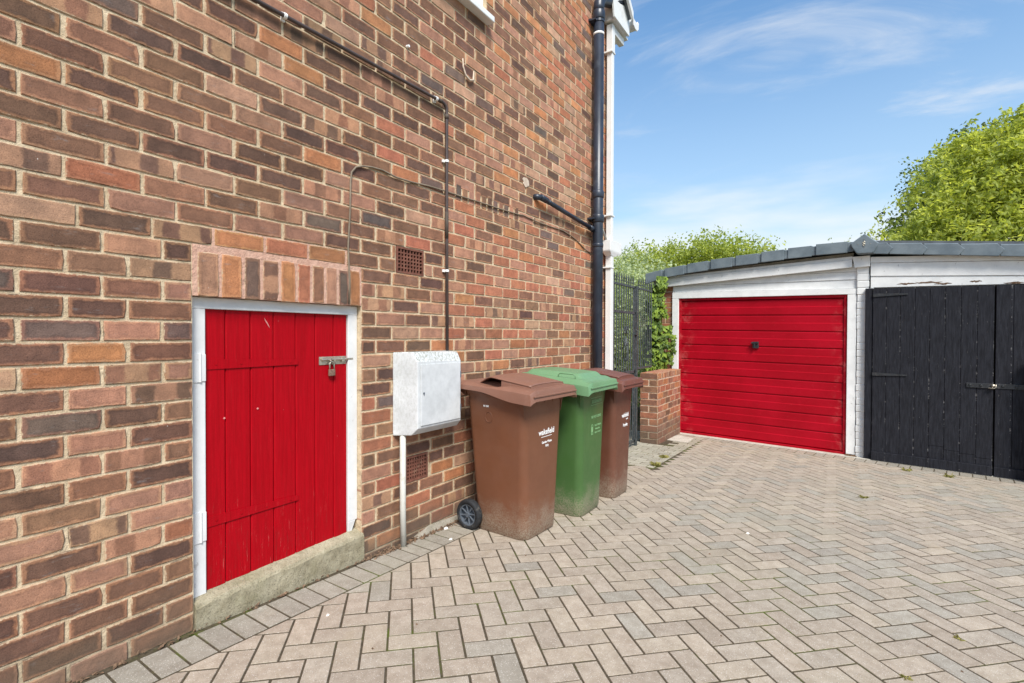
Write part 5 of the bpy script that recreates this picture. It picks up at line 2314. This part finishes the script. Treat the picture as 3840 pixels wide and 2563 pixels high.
# yellow-green tree over the garage
tb = [(5.05, 13.4, 4.20, 1.05, 1.0, .95), (5.95, 13.6, 4.75, 1.2, 1.1, 1.0), (4.15, 13.2, 3.60, .85, .9, .75), (7.00, 13.8, 4.6, 1.3, 1.2, 1.2),
      (4.6, 13.0, 3.1, 1.4, 1.0, .8), (5.9, 13.2, 3.5, 1.5, 1.1, 1.0), (5.0, 13.7, 5.15, .6, .6, .5), (7.6, 13.9, 4.0, 1.3, 1.2, 1.3), (4.25, 13.5, 4.75, .45, .5, .45)]
tree('lime_green_tree', 'tall yellow-green tree rising behind the black plank garage doors', (5.6, 13.6, -.8), (5.5, 13.6, 3.2), .17, tb, 4600, 20, .46, .85, .036, .043, 'leaf_lime', 2.5)
tb = [(3.70, 15.2, 3.75, .55, .7, .65), (4.25, 15.4, 4.75, .75, .8, .75), (4.65, 15.6, 5.25, .6, .7, .55), (3.65, 15.0, 3.1, .55, .6, .4), (5.00, 15.7, 4.6, 1.0, .9, 1.0), (3.85, 15.3, 4.25, .40, .5, .35)]
tree('dark_green_tree', 'darker green tree showing behind the edge of lime green tree', (4.4, 15.6, -.8), (4.3, 15.6, 3.4), .15, tb, 1500, 12, .32, .25, .05, .055, 'leaf_dark', 1.3)
# bright bush beyond the garage roof
tb = [(-.95, 13.8, 3.18, .6, .7, .5), (-1.75, 13.9, 3.00, .6, .8, .5), (-.25, 13.6, 3.08, .55, .6, .55), (-2.7, 14.1, 2.95, .8, .8, .55), (.25, 13.8, 3.0, .45, .5, .42), (-2.2, 13.9, 2.7, 1.0, .8, .6), (-.5, 13.7, 2.8, .8, .7, .5), (-3.5, 14.0, 2.35, .8, .8, .65), (-1.3, 13.9, 2.4, 1.9, .8, .7)]
tree('bright_bush', 'bright green bush rising beyond the low side of garage roof', (-1.4, 13.9, -.8), (-1.3, 13.9, 2.2), .09, tb, 4200, 13, .36, .05, .05, .050, 'leaf_bush', 1.4)
tb = [(.75, 13.6, 3.05, .20, .2, .28), (1.15, 13.7, 3.05, .16, .2, .22), (2.10, 13.9, 3.35, .08, .1, .12)]
t = thing('thin_sapling', 'thin twigs of a sapling just topping the garage roof', 'tree', (.9, 13.7, -.8))
mb = MB()
limbs(mb, (.9, 13.7, -.8), (.9, 13.7, 2.5), .035, tb)
mb.build('trunk', 'bark', t, smooth=True)
P_, T_ = sprays(tb, 70, 7, .22, .05, .03)
leaf_mesh('crown', P_, (0, 0, .5), .042, 'leaf_bush', t, tone=T_)
# paler shrubs seen through the gate
tb = [(-1.0, 9.6, 1.55, .75, .6, .75), (-1.9, 9.9, 1.75, .8, .6, .75), (-.75, 9.4, .70, .6, .5, .65), (-1.6, 9.5, .55, .8, .5, .65), (-2.6, 10.2, 1.3, .7, .6, .9)]
tree('pale_shrub', 'pale green shrub seen through the bars of the iron gate', (-1.4, 9.7, -.6), (-1.3, 9.7, .9), .05, tb, 1500, 12, .26, .12, .04, .046, 'leaf_hazed', 1.4)
tb = [(-2.3, 12.3, 2.25, .95, .6, .75), (-3.3, 12.6, 2.2, .9, .6, .7), (-1.5, 12.2, 1.9, .6, .6, .7)]
tree('grey_green_shrub', 'soft green shrub behind the pale one, level with gate spears', (-2.4, 12.4, -.8), (-2.3, 12.4, 1.6), .06, tb, 1100, 12, .3, .1, .045, .05, 'leaf_hazed', 1.3)
# hedge mass further off so no bare horizon shows through the gate
hp = rng.uniform([-7.5, 15.0, -.9], [-1.5, 16.5, 1.9], (15000, 3))
tag(leaf_mesh('hedge', hp, (0, -.4, .5), .075, 'leaf_hazed', None, elong=1.3), 'long pale hedge across the garden behind the gate', 'hedge', kind='stuff')

# ivy on the garage pillar
ivy = thing('ivy', 'bright green ivy climbing the brick pillar between railing and garage', 'ivy', (-.05, 7.45, .77))


def ivy_leaves():
    vs, fs, tones = [], [], []
    out = [(0, 0), (.42, -.12), (.50, .25), (.28, .42), (.22, .62), (0, 1.0), (-.22, .62), (-.28, .42), (-.50, .25), (-.42, -.12)]
    prof_ = [(-.02, 2.06, .05), (-.10, 1.93, .09), (-.12, 1.80, .12), (-.10, 1.64, .14), (-.14, 1.48, .09), (-.08, 1.34, .19), (-.06, 1.20, .23), (-.06, 1.06, .22), (-.08, .94, .20), (-.12, .84, .16), (-.16, .79, .12)]
    for k in range(3200):
        i = random.choice(range(len(prof_)))
        cx_, cz_, w_ = prof_[i]
        x = cx_ + random.gauss(0, .5) * w_
        x = max(cx_ - w_ * 1.25, min(cx_ + w_ * .95, x))
        z = cz_ + jit(.085)
        if math.sin(x * 31 + z * 9) * math.sin(z * 23 - x * 12) > .5 and z > .95:
            continue
        if z < .78:
            z = .78 + abs(jit(.03))
        y_ = 7.62 - random.random() ** .7 * (.14 + .35 * max(0, w_ - abs(x - cx_)) / w_ * .6) - .02
        s0 = random.uniform(.036, .070)
        nrm = Vector((.35 + jit(.6), -.9, .45 + jit(.5))).normalized()
        dn = Vector((jit(.6), 0, -1))
        t_ = (dn - nrm * dn.dot(nrm)).normalized()
        bb = nrm.cross(t_)
        c0 = Vector((x, y_, z))
        o = len(vs)
        for (a_, b_) in out:
            p = c0 + bb * (a_ * s0) + t_ * (b_ * s0) + nrm * (.10 * s0 * (1 - abs(a_) * 2.4))
            vs.append(tuple(p))
        fs.append(tuple(range(o, o + len(out))))
        tn = random.random() ** 1.2
        if z < .86 or (z > 1.5 and random.random() < .3):
            tn = min(1, tn + .3)
        tones.extend([tn] * len(out))
    me = bpy.data.meshes.new('foliage')
    me.from_pydata(vs, [], fs)
    at = me.attributes.new('tone', 'FLOAT', 'POINT')
    at.data.foreach_set('value', tones)
    me.materials.append(MAT['leaf_ivy'])
    o = bpy.data.objects.new('foliage', me)
    C.objects.link(o)
    o['kind'] = 'stuff'
    attach(o, ivy)
    q = MB()
    for k in range(7):
        x0 = -.1 + jit(.08)
        q.tube([(x0, 7.60, .78), (x0 + jit(.06), 7.61, 1.1), (x0 + jit(.07), 7.62, 1.5), (x0 + jit(.06), 7.62, 1.9)], .006, 5)
    q.build('stem', 'bark', ivy)


ivy_leaves()


def tuft(x, y_, s0, n, label, flower=False):
    vs, fs, tones = [], [], []
    for k in range(n):
        an = random.uniform(0, 2 * PI)
        L = s0 * random.uniform(.5, 1.2)
        hx, hy = math.cos(an), math.sin(an)
        w_ = .0016
        bx_, by_ = x + jit(s0 * .35), y_ + jit(s0 * .35)
        z0 = gz(bx_, by_) - .004
        h_ = L * random.uniform(.25, .75)
        p = [(bx_ - hy * w_, by_ + hx * w_, z0), (bx_ + hy * w_, by_ - hx * w_, z0),
             (bx_ + hx * L * .5 + hy * w_, by_ + hy * L * .5 - hx * w_, z0 + h_), (bx_ + hx * L, by_ + hy * L, z0 + h_ * .75), (bx_ + hx * L * .5 - hy * w_, by_ + hy * L * .5 + hx * w_, z0 + h_)]
        o = len(vs)
        vs += p
        fs.append((o, o + 1, o + 2, o + 3, o + 4))
        tones += [random.random()] * 5
    me = bpy.data.meshes.new('weed')
    me.from_pydata(vs, [], fs)
    at = me.attributes.new('tone', 'FLOAT', 'POINT')
    at.data.foreach_set('value', tones)
    me.materials.append(MAT['weed_green'])
    o = bpy.data.objects.new('weed', me)
    C.objects.link(o)
    tag(o, label, 'weed', 'weeds growing from the paving joints')


tuft(2.427, 5.274, .036, 30, 'weed tuft in the paving out in front of the red garage door')
tuft(2.720, 2.895, .022, 22, 'low weed tuft out in open paving opposite the brown bin')
tuft(2.496, 2.418, .020, 18, 'small weed tuft in the paving closest to the camera')
tuft(2.842, 6.834, .045, 34, 'weed tuft against the black plank door on the centre post')
tuft(3.183, 6.768, .048, 34, 'wide weed tuft midway along the foot of the black doors')
tuft(.60, 5.30, .055, 90, 'mossy weed clump beside the dark brown bin')
tuft(.55, 5.75, .050, 60, 'thin weed clump on the slabs before the iron gate')

# strip of dead leaves and crumbs at the foot of the wall
vs, fs = [], []
for k in range(520):
    yy_ = 1.9 + random.random() ** 1.1 * 1.0 if k % 3 else random.uniform(.2, 2.6)
    xx_ = .004 + random.random() * .034
    if 1.9 < yy_ < 2.75:
        xx_ += random.random() * .03
    z0 = gz(xx_, yy_) - .004 + random.random() * .012
    s0 = random.uniform(.004, .016)
    o = len(vs)
    th = random.uniform(0, PI)
    c_, s2 = math.cos(th) * s0, math.sin(th) * s0
    vs += [(xx_ - c_, yy_ - s2, z0), (xx_ + s2 * .5, yy_ - c_ * .5, z0 + jit(.006)), (xx_ + c_, yy_ + s2, z0 + abs(jit(.012))), (xx_ - s2 * .5, yy_ + c_ * .5, z0 + .004)]
    fs.append((o, o + 1, o + 2, o + 3))
q = MB()
q.add(vs, fs)
tag(q.build('leaf_litter', 'litter'), 'strip of dead leaves and grit along the foot of the brick wall', 'leaf litter', kind='stuff')
q = MB()
rings = []
for i in range(22):
    yy_ = 2.30 + .14 * i
    h_ = .030 + jit(.010)
    if i == 0:
        h_ = .005
    w_ = .028 + jit(.008)
    rings.append([(-.004, yy_, gz(0, yy_) - .03), (w_ + .006, yy_, gz(0, yy_) - .03), (w_, yy_, gz(0, yy_) + .004), (.004, yy_, gz(0, yy_) + h_), (-.004, yy_, gz(0, yy_) + h_)])
q.loft(rings)
tag(q.build('mortar_fillet', 'rough_haunch'), 'rough grey mortar fillet at the foot of the wall behind bins', 'mortar fillet')
# crumbs on the paving
for (x, y_, s0, lab) in ((.055, 2.545, .014, 'crumpled white scrap on the grey edging beside the bin wheel'), (.205, 2.420, .010, 'white pebble on the edging pavers near the meter box pipe'),
                         (1.745, 3.72, .011, 'white pebble out in the middle of the paved drive'), (.352, 1.404, .008, 'small white crumb on pavers below the red plank door')):
    q = MB()
    n_ = 9
    r1_ = [(x + s0 * math.cos(t_) * (1 + jit(.3)), y_ + s0 * 1.4 * math.sin(t_) * (1 + jit(.3)), gz(x, y_) - .001) for t_ in np.linspace(0, 2 * PI, n_ + 1)[:-1]]
    r2_ = [(x + (a_[0] - x) * .6 + jit(.002), y_ + (a_[1] - y_) * .6 + jit(.002), a_[2] + s0 * .55) for a_ in r1_]
    q.loft([r1_, r2_])
    tag(q.build('white_scrap', 'white_chip'), lab, 'scrap')
# scattered dark crumbs and bits
vs, fs = [], []
for k in range(150):
    if k < 70:
        x, y_ = random.uniform(.3, .75), random.uniform(5.0, 6.9)
    else:
        x, y_ = random.uniform(.3, 4.2), random.uniform(.8, 7.0)
    s0 = random.uniform(.002, .007)
    z0 = gz(x, y_)
    o = len(vs)
    vs += [(x - s0, y_ - s0 * .6, z0), (x + s0 * .8, y_ - s0, z0), (x + s0, y_ + s0 * .7, z0), (x - s0 * .7, y_ + s0, z0), (x + jit(.001), y_, z0 + s0 * 1.1)]
    fs += [(o, o + 1, o + 4), (o + 1, o + 2, o + 4), (o + 2, o + 3, o + 4), (o + 3, o, o + 4)]
q = MB()
q.add(vs, fs)
tag(q.build('grit', 'litter'), 'scattered grit and crumbs over the block paving', 'grit', kind='stuff')
